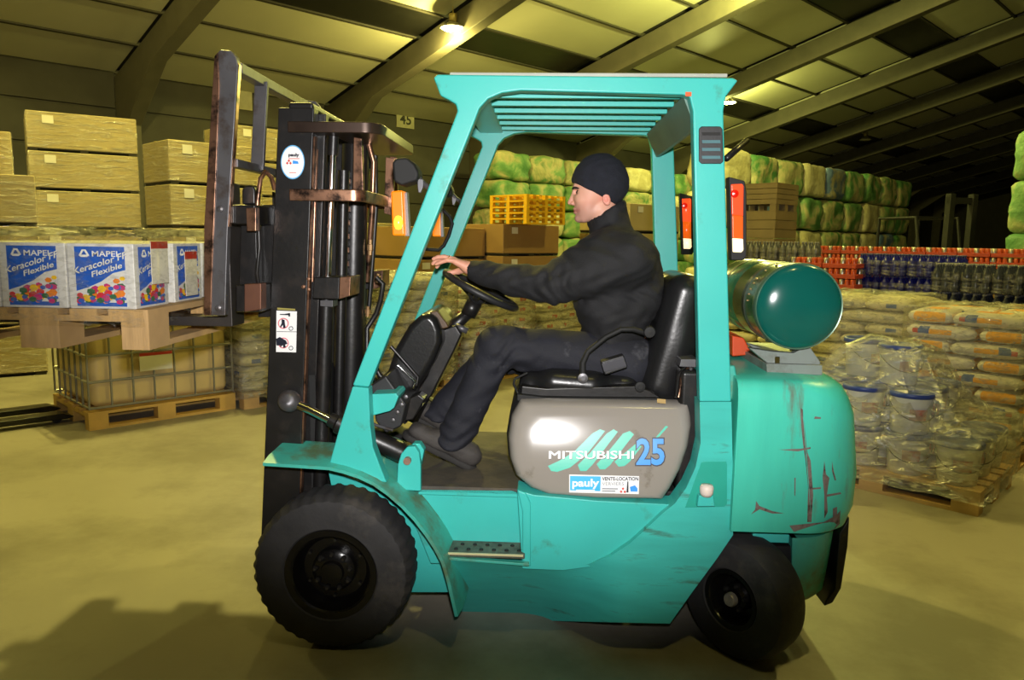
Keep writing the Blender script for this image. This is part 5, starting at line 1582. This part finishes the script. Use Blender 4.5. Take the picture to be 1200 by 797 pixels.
# ---- seat
def sd(px, py, Y=-.1): p = P(px, py, Y); return (p.x, p.y, p.z)
SY = -.08
def seat_fn(Xg):
    a = sd(612, 446, SY); b = sd(740, 447, SY)
    c = ((a[0] + b[0]) / 2, SY + .04, (a[2] + b[2]) / 2)
    d1 = d_box(Xg, c, ((b[0] - a[0]) / 2 + .01, .23, .06), .05, 0)
    d2 = d_cap(Xg, (c[0] - .1, -.36 + .1, c[2] + .03), (c[0] + .05, -.36 + .1, c[2] + .02), .05)
    d3 = d_cap(Xg, (c[0] - .1, .2 + .0, c[2] + .03), (c[0] + .05, .2, c[2] + .02), .05)
    return smin(smin(d1, d2, .05), d3, .05)
s0 = sd(600, 470, SY); s1 = sd(760, 415, SY)
solid('seat_cushion', seat_fn, (s0[0] - .03, -.36, s0[2] - .04), (s1[0] + .03, .36, s1[2] + .06), .010, VINYL, FK)
def back_fn(Xg):
    a = np.array(sd(797, 345, SY)); b = np.array(sd(770, 440, SY))
    m_ = (a + b) / 2; ang = math.atan2(a[0] - b[0], a[2] - b[2])
    d1 = d_box(Xg, (m_[0], SY + .04, m_[2]), (.085, .235, np.linalg.norm(a - b) / 2 + .09), .075, -ang)
    d2 = d_ell(Xg, (m_[0] + .03, SY + .04, m_[2] - .02), (.12, .22, .24), -ang)
    return smin(d1, d2, .04)
s0 = sd(730, 475, SY); s1 = sd(830, 315, SY)
solid('seat_back', back_fn, (s0[0] - .03, -.36, s0[2] - .05), (s1[0] + .06, .36, s1[2] + .05), .010, VINYL, FK)
pprism('seat_base', [(611, 452), (640, 455), (745, 452), (762, 458), (775, 466), (765, 470), (625, 468), (610, 462)], -.31, .25, BLACK, FK, .006)
pprism('seat_rail', [(606, 462), (640, 466), (770, 467), (772, 471), (606, 470)], -.34, .3, BLACK_D, FK, .003)
ptube('seat_catch', [(618, 437, -.32), (603, 444, -.32), (602, 450, -.32), (608, 464, -.32), (630, 465, -.32)], .005, BLACK_D, FK, 8)
ptube('armrest', [(683, 443, -.34), (683, 425, -.34), (689, 412, -.34), (710, 395, -.34), (728, 386, -.34), (742, 386, -.34), (756, 390, -.32)], [.013, .012, .011, .010, .010, .010, .011], BLACK_D, FK, 10)
for (a, b) in ((683, 443), (750, 453)):
    MB().lathe([(0, 0), (.02, 0), (.019, .008), (.009, .01), (.009, .014), (0, .014)], 18, Matrix.Translation(P(a, b, -.345)) @ rotN).obj('seat_pivot', STEEL if a == 683 else BLACK_D, FK, True)
MB().lathe([(0, 0), (.024, 0), (.02, .012), (0, .014)], 18, Matrix.Translation(P(761, 389, -.33)) @ rotN).obj('armrest_pivot', BLACK_D, FK, True)
bk = pprism('belt_buckle_box', [(704, 424), (731, 416), (736, 431), (709, 440)], -.345, -.29, PLASTIC, FK, .006)
pprism('buckle_face', [(705, 426.5), (731, 419), (734.5, 429), (708, 436)], -.348, -.344, mat('buckle_grey', rgb(58, 58, 64), .35, .3), bk, .001)

# ---- cradle under the gas cylinder
CRD = mat('grey_cradle', rgb(128, 136, 130), .5, .2, var=.12, dirt=rgb(90, 84, 70), dirt_amt=.3)
pprism('cylinder_cradle', [(878, 408), (892, 420), (900, 426), (902, 437), (955, 437), (962, 425), (948, 405), (930, 414), (905, 412)], -.38, -.34, CRD, FK, .003)
pprism('cylinder_cradle', [(870, 400), (892, 414), (900, 426), (902, 436), (950, 436), (955, 420), (940, 404), (920, 412), (900, 410)], .02, .06, CRD, FK, .003)
pprism('cradle_base', [(898, 426), (964, 428), (964, 440), (899, 438)], -.40, .2, CRD, FK, .003)
pprism('cradle_latch', [(908, 418), (914, 418), (914, 431), (908, 431)], -.39, -.38, CHROME, FK, .002)
pprism('orange_box', [(858, 393), (872, 396), (882, 416), (858, 418)], -.1, .1, mat('orange_paint', rgb(206, 74, 28), .45), FK, .006)
# ---- gas cylinder, lying across the truck
tcn = P(934.5, 359, -.42)
GREEN = mat('green_cylinder_paint', rgb(12, 84, 76), 0.16, var=.05, coat=.4)
GREEN2 = mat('green_cylinder_body', rgb(34, 92, 62), 0.24, var=.12, vs=5, dirt=rgb(80, 90, 60), dirt_amt=.2)
gas = empty('gas_cylinder', (tcn.x, 0, tcn.z), 0, 'green gas cylinder lying across the rear of the forklift', 'gas cylinder')
rt = abs(X(985.5, 359, -.42) - tcn.x)
Mg = Matrix.Translation((tcn.x, -.42, tcn.z)) @ Matrix.Rotation(math.pi / 2, 4, 'X')
# local z -> -y ; z=0 is the seam ring on the near end
dome = [(rt * math.cos(t) * .985, .012 + rt * .30 * math.sin(t)) for t in [math.pi / 2 * k / 10 for k in range(11)]]
smooth_by_angle(MB().lathe([(rt * .9, -.01)] + dome, 64, Mg).obj('end_cap', GREEN, gas, True), 30)
body = [(0, -.86), (rt * .45, -.85), (rt * .8, -.80), (rt * .97, -.72), (rt, -.66), (rt, -.34), (rt * .985, -.335), (rt * .985, -.325), (rt, -.32), (rt, -.012), (rt * .9, -.01)]
smooth_by_angle(MB().lathe(body, 64, Mg).obj('cylinder_body', GREEN2, gas, True), 30)
smooth_by_angle(MB().lathe([(rt * .97, -.022), (rt * 1.012, -.020), (rt * 1.018, -.008), (rt * 1.018, .010), (rt * 1.0, .018), (rt * .965, .016)], 64, Mg, closed=True).obj('seam_ring', mat('grey_green_ring', rgb(78, 110, 88), .3, .2), gas, True), 30)
for z_ in (-.16, -.52):
    smooth_by_angle(MB().lathe([(rt * 1.002, z_ - .018), (rt * 1.012, z_ - .018), (rt * 1.012, z_ + .018), (rt * 1.002, z_ + .018)], 64, Mg, closed=True).obj('strap', mat('dark_strap', rgb(60, 66, 56), .4, .4), gas, True), 30)
for k in range(7):
    t = 2 * math.pi * (.42 + .045 * k)
    MB().lathe([(0, 0), (.006, 0), (.005, .004), (0, .005)], 8, Matrix.Translation((tcn.x + rt * 1.0 * math.cos(t) * -1 * -1, -.42 + .09, tcn.z + rt * abs(math.sin(t)) )) ).obj('rivet', BRS, gas, True)

# ================================================================== the load on the forks
PZ0 = FKZ + .02 - .122 + .024 + .0                      # pallet floor so that the stringers rest on the forks
PZ0 = FKZ + .040 - .100
PXR = X(174, 378, -.6)                                  # right edge of the pallet
lp_ = pallet('p', (PXR - .4, 0, PZ0), math.pi / 2, 'light wooden pallet raised on the forks', WOOD)
ZB = PZ0 + PH
MBLUE = mat('carton_blue_print', rgb(36, 92, 196), .4, var=.12, vs=40)
MWHITE = mat('white_carton', rgb(214, 214, 216), .4, var=.03)
MGREY = mat('carton_grey_print', rgb(150, 156, 168), .45)
TCOL = [mat('tile_' + n_, c_, .4) for n_, c_ in (('yellow', rgb(236, 190, 30)), ('red', rgb(206, 46, 60)), ('green', rgb(52, 104, 74)), ('magenta', rgb(190, 50, 120)), ('blue', rgb(60, 96, 190)), ('orange', rgb(230, 130, 40)))]
BWX, BWY, BH = 0.242, 0.235, 0.232
PMATS = [MBLUE, MWHITE, MGREY, WHITE] + TCOL
def print_face(parent, O, ux, uz, w, h):
    """printed side: blue field, white band, heap of coloured tiles; O = lower left corner"""
    nr = ux.cross(uz); mb = MB()
    def pt(a, b, off): return O + ux * (a * w) + uz * (b * h) + nr * off
    def poly(pts, mi, off): mb.add([pt(a, b, off) for a, b in pts], [tuple(range(len(pts)))], mi)
    l_, r_ = (.12, .87)
    poly([(l_, .04), (r_, .04), (r_, .95), (l_, .95)], 0, .0012)
    poly([(l_, .27), (.3, .33), (.5, .42), (.68, .55), (r_, .60), (r_, .10), (l_, .10)], 1, .0018)
    rnd = random.Random(5)
    for k in range(64):
        a = l_ + .04 + (r_ - l_ - .08) * rnd.random(); top = .20 + .30 * max(0, (a - l_) / (r_ - l_)) ** 1.1
        b = .11 + (top - .11) * rnd.random() ** 1.1; s_ = .035 + .03 * rnd.random(); an = rnd.random() * 6
        pts = [(a + s_ * 1.15 * math.cos(an + 2 * math.pi * q / 6), b + s_ * .85 * math.sin(an + 2 * math.pi * q / 6)) for q in range(6)]
        poly([(min(max(x, l_), r_), max(y, .05)) for x, y in pts], 4 + rnd.randrange(6), .0022 + .00002 * k)
    def txt(s, a, b, ww, hh, mi, bold, slope, off):
        v, f = text_geo(s, bold)
        x0 = min(q[0] for q in v); x1 = max(q[0] for q in v); y0 = min(q[1] for q in v); y1 = max(q[1] for q in v)
        mb.add([pt(a + (x - x0) / (x1 - x0) * ww, b + (y - y0) / (y1 - y0) * hh + slope * (x - x0) / (x1 - x0) * ww, off) for x, y in v], f, mi)
    txt('MAPEI', l_ + .27, .80, .38, .085, 3, .015, 0.0, .0040)
    poly([(l_ + .07, .815), (l_ + .12, .905), (l_ + .18, .905), (l_ + .23, .815), (l_ + .19, .79), (l_ + .10, .79)], 3, .0036)
    poly([(l_ + .11, .825), (l_ + .14, .88), (l_ + .16, .88), (l_ + .19, .825)], 0, .0040)
    txt('Keracolor FF', l_ - .02, .515, .80, .105, 2, .03, .33, .0036)
    txt('Keracolor FF', l_ - .02, .520, .80, .100, 3, .0, .33, .0042)
    txt('Flexible', l_ + .25, .48, .46, .09, 2, .03, .33, .0036)
    txt('Flexible', l_ + .25, .484, .46, .085, 3, .0, .33, .0042)
    me = bpy.data.meshes.new('printed_side'); me.from_pydata(mb.v, [], mb.f)
    for m in PMATS: me.materials.append(m)
    me.polygons.foreach_set('material_index', mb.mi)
    link(bpy.data.objects.new('printed_side', me), parent)
# one carton with printed front and side
tile0 = empty('printed_carton', (0, 0, 0), 0)
MB().box(-BWX / 2, BWX / 2, -BWY / 2, BWY / 2, 0, BH).obj('carton_body', MWHITE, tile0, bevel=.004)
print_face(tile0, Vector((-BWX / 2, -BWY / 2, 0)), Vector((1, 0, 0)), Vector((0, 0, 1)), BWX, BH)
print_face(tile0, Vector((BWX / 2, -BWY / 2, 0)), Vector((0, 1, 0)), Vector((0, 0, 1)), BWY, BH)
XR = X(158, 330, -.59)
firstc = True
rows_ = ['front', 'second', 'third', 'fourth']
for j in range(4):
    for i in range(3):
        loc = (XR - BWX / 2 - i * (BWX + .006), -.59 + BWY / 2 + j * (BWY + .05), ZB)
        lab = 'white and blue printed carton on the raised pallet, %s row, %s from the mast' % (rows_[j], ['nearest', 'second', 'third'][i])
        if firstc: tile0.location = loc; tag(tile0, lab, 'box', 'printed cartons on the raised pallet'); firstc = False
        else: copy_tree(tile0, loc, 0, lab)
def pouch(px0, px1, py0, py1, x, label):
    """paper packing list on the right side of the load; read along y at plane x"""
    def at(px, py):
        d = AX @ Vector(((px - CX) / F_PX, -(py - CY) / F_PX, 1.0)); return CAM + d * ((x - CAM.x) / d.x)
    a, b = at(px0, py0), at(px1, py1)
    e = empty('packing_list', (x, (a.y + b.y) / 2, (a.z + b.z) / 2), 0, label, 'paper')
    y0, y1 = min(a.y, b.y) - e.location.y, max(a.y, b.y) - e.location.y
    h_ = abs(a.z - b.z) / 2
    MB().box(-.001, .001, y0, y1, -h_, h_).obj('sheet', PAPER, e)
    MB().box(.001, .002, y0, y1, h_ * .66, h_).obj('red_heading', REDP, e)
pouch(176, 198, 283, 331, XR + .022, 'white packing list with red heading on the near side of the cartons')
pouch(216, 232, 295, 345, XR + .022, 'second packing list with red heading, nearer the backrest')
o = wrap_shell('stretch_wrap', (XR - .37, -.04), 0, .80, 1.16, ZB - .06, ZB + BH + .012, 'clear crinkled film round the printed cartons', film_mat('stretch_film_load', clear=.95, bs=22, strength=.8, crease=.22), None, 22, .012, True, .055)
# ================================================================== the driver
YC = -0.05
def J(px, py, Y=YC): p = P(px, py, Y); return np.array((p.x, p.y, p.z))
PXM = (J(710, 225) - J(700, 225))[0] / 10.0           # metres per pixel at the driver's head
person = empty('person', (J(745, 440)[0], YC, J(745, 440)[2]), 0, 'person driving the forklift, seated in profile, dark jacket and knitted cap, hand on wheel', 'person')
def skin_mat():
    m = bpy.data.materials.new('skin'); m.use_nodes = True
    nt = m.node_tree; n = nt.nodes; l = nt.links; b = n['Principled BSDF']
    b.inputs['Roughness'].default_value = .5; b.inputs['Subsurface Weight'].default_value = .12
    b.inputs['Subsurface Radius'].default_value = (.012, .005, .003)
    at = n.new('ShaderNodeAttribute'); at.attribute_name = 'tint'
    nz = n.new('ShaderNodeTexNoise'); nz.inputs['Scale'].default_value = 60; tc = n.new('ShaderNodeTexCoord'); l.new(tc.outputs['Object'], nz.inputs['Vector'])
    mx = n.new('ShaderNodeMix'); mx.data_type = 'RGBA'; mx.blend_type = 'MULTIPLY'; mx.inputs['Factor'].default_value = .25
    l.new(at.outputs['Color'], mx.inputs['A']); l.new(nz.outputs['Color'], mx.inputs['B'])
    l.new(at.outputs['Color'], b.inputs['Base Color'])
    bp = n.new('ShaderNodeBump'); bp.inputs['Strength'].default_value = .06; bp.inputs['Distance'].default_value = .003
    l.new(nz.outputs['Fac'], bp.inputs['Height']); l.new(bp.outputs['Normal'], b.inputs['Normal'])
    return m
SKIN = skin_mat()
def H(px, py, dy=0.0): q = J(px, py); return (q[0], YC + dy, q[2])
k_ = PXM
def head_fn(Xg):
    d = d_ell(Xg, H(704, 214), (29.5 * k_, 24 * k_, 30 * k_))
    d = smin(d, d_ell(Xg, H(690, 228), (19 * k_, 20 * k_, 29 * k_)), .02)
    d = smin(d, d_ell(Xg, H(688, 246), (13.5 * k_, 16 * k_, 13 * k_)), .015)         # jaw
    d = smin(d, d_cap(Xg, H(702, 246, -.043), H(684, 256, -.022), 3.0 * k_, 4.5 * k_), .022)   # jaw line
    d = smin(d, d_cap(Xg, H(702, 246, .043), H(684, 256, .022), 3.0 * k_, 4.5 * k_), .022)
    d = smin(d, d_ell(Xg, H(679, 256), (5.8 * k_, 7.5 * k_, 5.2 * k_)), .010)          # chin
    d = smin(d, d_cap(Xg, H(675.5, 219.5, -.024), H(675.5, 219.5, .024), 3.4 * k_), .012)   # brow
    for s in (-1, 1):
        d = smax(d, -d_ell(Xg, H(674.5, 225.5, s * .030), (4.2 * k_, 6.5 * k_, 3.6 * k_)), .008)   # eye sockets
        d = smin(d, d_ell(Xg, H(679.5, 226, s * .029), (4.0 * k_, 4.6 * k_, 3.4 * k_)), .002)    # lids over the eyeball
        d = smin(d, d_ell(Xg, H(680.5, 235, s * .036), (6 * k_, 6 * k_, 6 * k_)), .015)            # cheekbone
    d = smin(d, d_cap(Xg, H(674, 222.5), H(669.5, 235), 2.2 * k_, 3.0 * k_), .008)      # nose bridge
    d = smin(d, d_ell(Xg, H(668.2, 237.4), (3.3 * k_, 3.2 * k_, 2.9 * k_)), .005)      # tip
    for s in (-1, 1): d = smin(d, d_ell(Xg, H(671.5, 238.5, s * .0115), (3.0 * k_, 2.4 * k_, 2.4 * k_)), .004)
    d = smin(d, d_ell(Xg, H(674, 245.4), (3.0 * k_, 7.0 * k_, 1.9 * k_)), .004)         # lips
    d = smin(d, d_ell(Xg, H(674.8, 249.4), (3.0 * k_, 6.2 * k_, 1.9 * k_)), .004)
    d = smax(d, -d_cap(Xg, H(671.0, 247.5, -.022), H(671.0, 247.5, .022), .9 * k_), .004)
    for s in (-1, 1):                                                               # ears
        e = d_ell(Xg, H(709, 235, s * .080), (4.6 * k_, 2.4 * k_, 7.2 * k_), .25)
        e = smax(e, -d_ell(Xg, H(708, 234.5, s * .0872), (2.4 * k_, 1.5 * k_, 4.2 * k_), .25), .004)
        d = smin(d, e, .006)
    d = smin(d, d_cap(Xg, H(706, 246), H(718, 290), 16 * k_, 18 * k_), .02)           # neck
    return d
def tint_head(v):
    px = (v[:, 0] - H(700, 225)[0]) / k_ + 700; py = 225 - (v[:, 2] - H(700, 225)[2]) / k_
    base = np.array(rgb(222, 166, 142)[:3]); c = np.repeat(base[None], len(v), 0)
    def blend(w, colr): 
        nonlocal c
        w = np.clip(w, 0, 1)[:, None]; c = c * (1 - w) + np.array(colr[:3]) * w
    g = lambda x0, y0, r: np.exp(-(((px - x0) / r) ** 2 + ((py - y0) / r) ** 2))
    stub = 1 / (1 + np.exp(-(py - (243 + (px - 672) * -.15)) / 2.2)) * (1 / (1 + np.exp((px - 697) / 2.5)))
    blend(stub * .45, rgb(150, 116, 106))
    blend(np.exp(-((py - 247.4) / 2.6) ** 2) * (px < 680) * .6, rgb(178, 98, 92))
    blend(g(709, 235, 8) * (np.abs(v[:, 1] - YC) > .06) * .7, rgb(226, 130, 116))
    blend(g(688, 238, 9) * .25, rgb(226, 140, 120))
    blend(g(669, 238, 4) * .3, rgb(222, 140, 120))
    return np.concatenate([c, np.ones((len(v), 1))], 1)
# hands
HYR, HYP = -.118, -.172
def hand_fn(Xg, mir=None):
    hp = lambda px, py, Y: J(px, py, Y)
    d = d_cap(Xg, hp(562, 319, -.15), hp(549, 314, -.143), .026, .025, 1.15)         # wrist
    for (kx, ky, ty) in ((534, 306, -.168), (532, 304, -.149), (531.5, 304, -.128), (533, 305, -.108)):
        d = smin(d, d_cap(Xg, hp(550, 314, -.142 + (ty + .14) * .4), hp(kx, ky + 1, ty), .0165, .0125), .016)
    fing = [((534, 306, -.168), (524, 305, -.170), (516, 307.5, -.168), (511.5, 309.5, -.166), .0088),
            ((532, 304, -.149), (520.5, 301, -.149), (513, 301.5, -.148), (508, 303.5, -.147), .0094),
            ((531.5, 304, -.128), (519, 302, -.127), (511.5, 304.5, -.126), (507.5, 309, -.125), .0096),
            ((533, 305, -.108), (522, 304, -.105), (515, 308, -.104), (512, 313, -.104), .0092)]
    for (a, b, c, e, r) in fing:
        f_ = smin(smin(d_cap(Xg, hp(*a), hp(*b), r * 1.12, r), d_cap(Xg, hp(*b), hp(*c), r, r * .92), .003), d_cap(Xg, hp(*c), hp(*e), r * .92, r * .8), .003)
        d = smin(d, f_, .0035)
    th = smin(d_cap(Xg, hp(547, 315, -.118), hp(537, 318, -.096), .015, .0125), d_cap(Xg, hp(537, 318, -.096), hp(526, 320, -.10), .0118, .0092), .006)
    return smin(d, th, .008)
def tint_hand(v):
    c = np.repeat(np.array(rgb(224, 160, 134)[:3])[None], len(v), 0)
    return np.concatenate([c, np.ones((len(v), 1))], 1)
def core_fn(Xg):
    """the body under the clothes"""
    d = d_cap(Xg, H(718, 292), J(732, 330), .07, .10, 1.25)
    d = smin(d, d_cap(Xg, J(732, 330), J(735, 430), .10, .10, 1.25), .05)
    for s in (-1, 1):
        o = lambda a: YC + s * a
        d = smin(d, d_cap(Xg, J(738, 306, o(.17)), J(650, 336, o(.20)), .05, .04), .03)
        d = smin(d, d_cap(Xg, J(650, 336, o(.20)), J(568, 321, o(.10)), .038, .028), .02)
        d = smin(d, d_cap(Xg, J(735, 428, o(.09)), J(580, 410 + (s > 0) * 8, o(.11)), .075, .055), .04)
        d = smin(d, d_cap(Xg, J(580, 410 + (s > 0) * 8, o(.11)), J(528, 515, o(.11)), .05, .036), .02)
    return d
# join the three fields' meshes as one body
parts = []
h0 = H(655, 300); h1 = H(745, 175)
parts.append((nets(head_fn, (h0[0], YC - .12, h0[2]), (h1[0], YC + .12, h1[2]), .0030), tint_head))
g0 = J(500, 330, -.2); g1 = J(572, 292, -.08)
parts.append((nets(hand_fn, (g0[0], -.20, g0[2]), (g1[0], -.075, g1[2]), .0026), tint_hand))
c0_ = J(500, 545, -.2); c1_ = J(790, 270, .1)
parts.append((nets(core_fn, (c0_[0], -.36, c0_[2]), (c1_[0], .28, c1_[2]), .014), tint_hand))
allv = []; allf = []; allc = []
for (v_, f_), tf in parts:
    k0 = sum(len(a) for a in allv); allv.append(v_); allf += [tuple(i + k0 for i in q) for q in f_]; allc.append(tf(v_))
me = bpy.data.meshes.new('body'); me.from_pydata([tuple(q) for q in np.concatenate(allv)], [], allf); me.materials.append(SKIN)
at_ = me.color_attributes.new('tint', 'FLOAT_COLOR', 'POINT'); at_.data.foreach_set('color', np.concatenate(allc).astype(np.float32).ravel())
me.polygons.foreach_set('use_smooth', [True] * len(me.polygons))
body_o = link(bpy.data.objects.new('body', me), person, True)
# eyes, brows, ring
for s in (-1, 1):
    c = Vector(H(677.6, 226, s * .029))
    MB().lathe([(0, -.0105), (.006, -.0088), (.0098, -.004), (.0105, 0), (.0098, .004), (.006, .0088), (0, .0105)], 16, Matrix.Translation(c)).obj('eye', mat('eye_dark', rgb(60, 44, 40), .2), person, True, smooth=True)
    pts = [Vector(H(671.6, 221.6, s * .012)), Vector(H(671.6, 220.8, s * .024)), Vector(H(673.6, 220.6, s * .038)), Vector(H(680.0, 222.2, s * .055))]
    MB().tube(pts, [.0035, .005, .005, .0028], 8).obj('eyebrow', mat('dark_hair', rgb(46, 34, 30), .8), person, True, smooth=True)
rc_ = Vector(J(526, 302.6, -.149)); rd = (Vector(J(520.5, 301, -.149)) - Vector(J(532, 304, -.149))).normalized()
r1 = rd.cross(Vector((0, 1, 0))).normalized()
MB().tube([rc_ + (r1 * math.cos(t) + Vector((0, 1, 0)) * math.sin(t)) * .0108 for t in [2 * math.pi * q / 20 for q in range(20)]], .0016, 6, closed=True).obj('ring', mat('gold', rgb(226, 180, 70), .2, 1.0), person, True, smooth=True)

CLOTH = mat('black_jacket_cloth', rgb(23, 23, 26), .8, var=.18, vs=9, bump=.25, bs=200)
TROU = mat('dark_navy_trousers', rgb(28, 29, 38), .8, var=.16, vs=8, bump=.2, bs=180, dirt=rgb(78, 78, 84), dirt_amt=.10, ds=7)
KNIT = mat('navy_knit', rgb(26, 28, 38), .9, var=.15, vs=40, bump=.4, bs=260)
SHOE = mat('grey_work_shoe', rgb(64, 60, 57), .75, var=.2, vs=14, bump=.2, bs=90)
SOLE = mat('dark_sole', rgb(40, 38, 36), .8)
# cap
def cap_fn(Xg):
    o = d_ell(Xg, H(703.5, 213), (32.5 * k_, 27 * k_, 32.5 * k_))
    o = smin(o, d_ell(Xg, H(712, 216), (23 * k_, 25.5 * k_, 24 * k_)), .02)
    a = np.array(H(669, 212.5)); b = np.array(H(717, 237.5)); t = b - a; nn = np.array((-t[2], 0, t[0]))
    if nn[2] < 0: nn = -nn
    low = -d_plane(Xg, a, nn)
    o = smax(o, low, .006)
    # turned-up hem, a little proud
    hem = np.maximum(np.abs(low + .014) - .014, d_ell(Xg, H(703.5, 213), (33.3 * k_, 27.9 * k_, 33.3 * k_)))
    o = smin(o, hem, .004)
    return o - .0012 + .0010 * np.sin(Xg[0] * 160 + 2 * np.sin(Xg[2] * 40)) * 0 + folds(Xg, .0016, 70)
a0 = H(662, 256); a1 = H(745, 172)
solid('knitted_cap', cap_fn, (a0[0], YC - .13, a0[2]), (a1[0], YC + .13, a1[2]), .0035, KNIT, person)
# jacket
def jacket_fn(Xg):
    d = d_cap(Xg, J(733, 312), J(722, 372), .118, .125, 1.42)
    d = smin(d, d_cap(Xg, J(722, 372), J(712, 420), .125, .130, 1.30), .05)
    d = smin(d, d_cap(Xg, J(747, 304), J(752, 350), .092, .098, 1.75), .04)              # back
    for s in (-1, 1):
        o = lambda a: YC + s * a
        d = smin(d, d_cap(Xg, J(727, 290, o(.06)), J(738, 303, o(.17)), .07, .083), .05)   # shoulder
        d = smin(d, d_cap(Xg, J(732, 305, o(.18)), J(652, 333, o(.215)), .094, .078), .035)
        d = smin(d, d_cap(Xg, J(704, 294, o(.14)), J(668, 318, o(.20)), .080, .070), .045)
        if s < 0:
            d = smin(d, smin(d_cap(Xg, J(652, 334, o(.215)), J(600, 328, o(.16)), .073, .062), d_cap(Xg, J(600, 328, o(.16)), J(557, 318, o(.10)), .061, .044), .02), .02)
        else:
            d = smin(d, smin(d_cap(Xg, J(652, 334, o(.215)), J(610, 333, o(.17)), .068, .058), d_cap(Xg, J(610, 333, o(.17)), J(585, 334, o(.14)), .056, .042), .02), .02)
        d = smin(d, d_cap(Xg, J(708, 308, o(.08)), J(706, 352, o(.08)), .108, .118), .05)   # chest
        d = smin(d, d_cap(Xg, J(716, 286, o(.03)), J(738, 300, o(.15)), .075, .085), .05)   # trapezius
    # hem: flat cut at the waist
    d = smax(d, d_plane(Xg, J(700, 437), (-.10, 0, -1)), .012)
    # collar
    c = d_cap(Xg, J(719, 292), J(711, 246), .085, .082, 1.08)
    a = np.array(H(682, 264)); b = np.array(H(722, 238)); t = b - a; nn = np.array((-t[2], 0, t[0]))
    if nn[2] < 0: nn = -nn
    c = smax(c, d_plane(Xg, a, nn), .008)
    inner = d_cap(Xg, J(717, 280), J(707, 238), .068, .070, 1.06)
    c = smax(c, -smax(inner, -d_plane(Xg, J(712, 262), nn), .004), .006)
    d = smin(d, c, .02)
    w = folds(Xg, .0045, 34) + folds(Xg, .003, 61, 1.3)
    # creases round the elbow
    e = J(652, 334, -.26); rr_ = np.sqrt((Xg[0] - e[0]) ** 2 + (Xg[2] - e[2]) ** 2)
    w = w + .0055 * np.sin(Xg[0] * 120 + Xg[2] * 45 + 2.5 * np.sin(Xg[2] * 33)) * np.exp(-(rr_ / .10) ** 2)
    return d + w
a0 = J(545, 452, -.2); a1 = J(800, 225, 0)
solid('jacket', jacket_fn, (a0[0], -.38, a0[2]), (a1[0], .30, a1[2]), .0075, CLOTH, person)
# trousers
def trous_fn(Xg):
    d = d_cap(Xg, J(735, 428, YC - .07), J(735, 428, YC + .07), .105)
    for s in (-1, 1):
        o = lambda a: YC + s * a
        dz = 9 if s > 0 else 0
        hip, kn = J(738, 424, o(.09)), J(583, 406 + dz, o(.11))
        an = J(530, 520 - (22 if s > 0 else 0), o(.11))
        if s > 0: an = J(515, 488, o(.11))
        l_ = smin(d_cap(Xg, hip, kn, .112, .082), d_cap(Xg, kn, an, .080, .072), .03)
        # hem
        l_ = smax(l_, d_plane(Xg, J(530 if s < 0 else 513, 522 if s < 0 else 490, o(.11)), (-.16, 0, -1)), .006)
        d = smin(d, l_, .03)
    k0 = J(583, 406, -.16); rr_ = np.sqrt((Xg[0] - k0[0]) ** 2 + (Xg[2] - k0[2]) ** 2)
    back = J(600, 425, -.16); rb = np.sqrt((Xg[0] - back[0]) ** 2 + (Xg[2] - back[2]) ** 2)
    low = np.exp(-((Xg[2] - J(530, 515, -.16)[2]) / .09) ** 2)
    return d + folds(Xg, .004, 38, .7) + .006 * np.sin(Xg[0] * 70 - Xg[2] * 95 + 2 * np.sin(Xg[0] * 41)) * np.exp(-(rb / .11) ** 2) + low * .006 * np.sin(Xg[2] * 110 + 3 * np.sin(Xg[0] * 30))
a0 = J(485, 552, -.2); a1 = J(790, 365, 0)
solid('trousers', trous_fn, (a0[0], -.32, a0[2]), (a1[0], .24, a1[2]), .0075, TROU, person)
# shoes
def shoe(ankle, heel, toe, Y, name):
    hl, tq = J(*heel, Y), J(*toe, Y); an = J(*ankle, Y)
    ax_ = (tq - hl) / np.linalg.norm(tq - hl); up = np.array((-ax_[2], 0, ax_[0]))
    if up[2] < 0: up = -up
    L = np.linalg.norm(tq - hl)
    def fn(Xg):
        d = d_cap(Xg, hl + up * .045 + ax_ * .035, hl + ax_ * L * .55 + up * .045, .042, .040)
        d = smin(d, d_cap(Xg, hl + ax_ * L * .5 + up * .04, tq - ax_ * .05 + up * .034, .043, .037, 1.1), .02)
        d = smin(d, d_cap(Xg, hl + ax_ * .05 + up * .05, an, .045, .042), .03)
        d = smax(d, -d_plane(Xg, hl + up * .012, up), .004)
        return d + folds(Xg, .0025, 60)
    def fs(Xg):
        d = d_cap(Xg, hl + ax_ * .03, hl + ax_ * L * .5, .041, .036); d = smin(d, d_cap(Xg, hl + ax_ * L * .5, tq - ax_ * .045, .040, .045, 1.05), .02)
        return smax(smax(d, d_plane(Xg, hl + up * .016, up), .003), -d_plane(Xg, hl - up * .012, up), .003)
    lo = np.minimum(np.minimum(hl, tq), an) - .09; hi = np.maximum(np.maximum(hl, tq), an) + .09
    so = solid(name, fn, lo, hi, .006, SHOE, person)
    solid('sole', fs, lo, hi, .006, SOLE, so)
    for q in range(4):
        c = hl + ax_ * (L * (.42 + .09 * q)) + up * (.088 - .008 * q)
        MB().tube([Vector(c) + Vector((0, -.028, -.006)), Vector(c) + Vector((0, 0, .004)), Vector(c) + Vector((0, .028, -.006))], .0028, 6).obj('lace', SOLE, so, True, smooth=True)
shoe((533, 520), (555, 549), (472, 507), YC - .11, 'shoe')
shoe((514, 486), (520, 508), (458, 470), YC + .11, 'shoe')
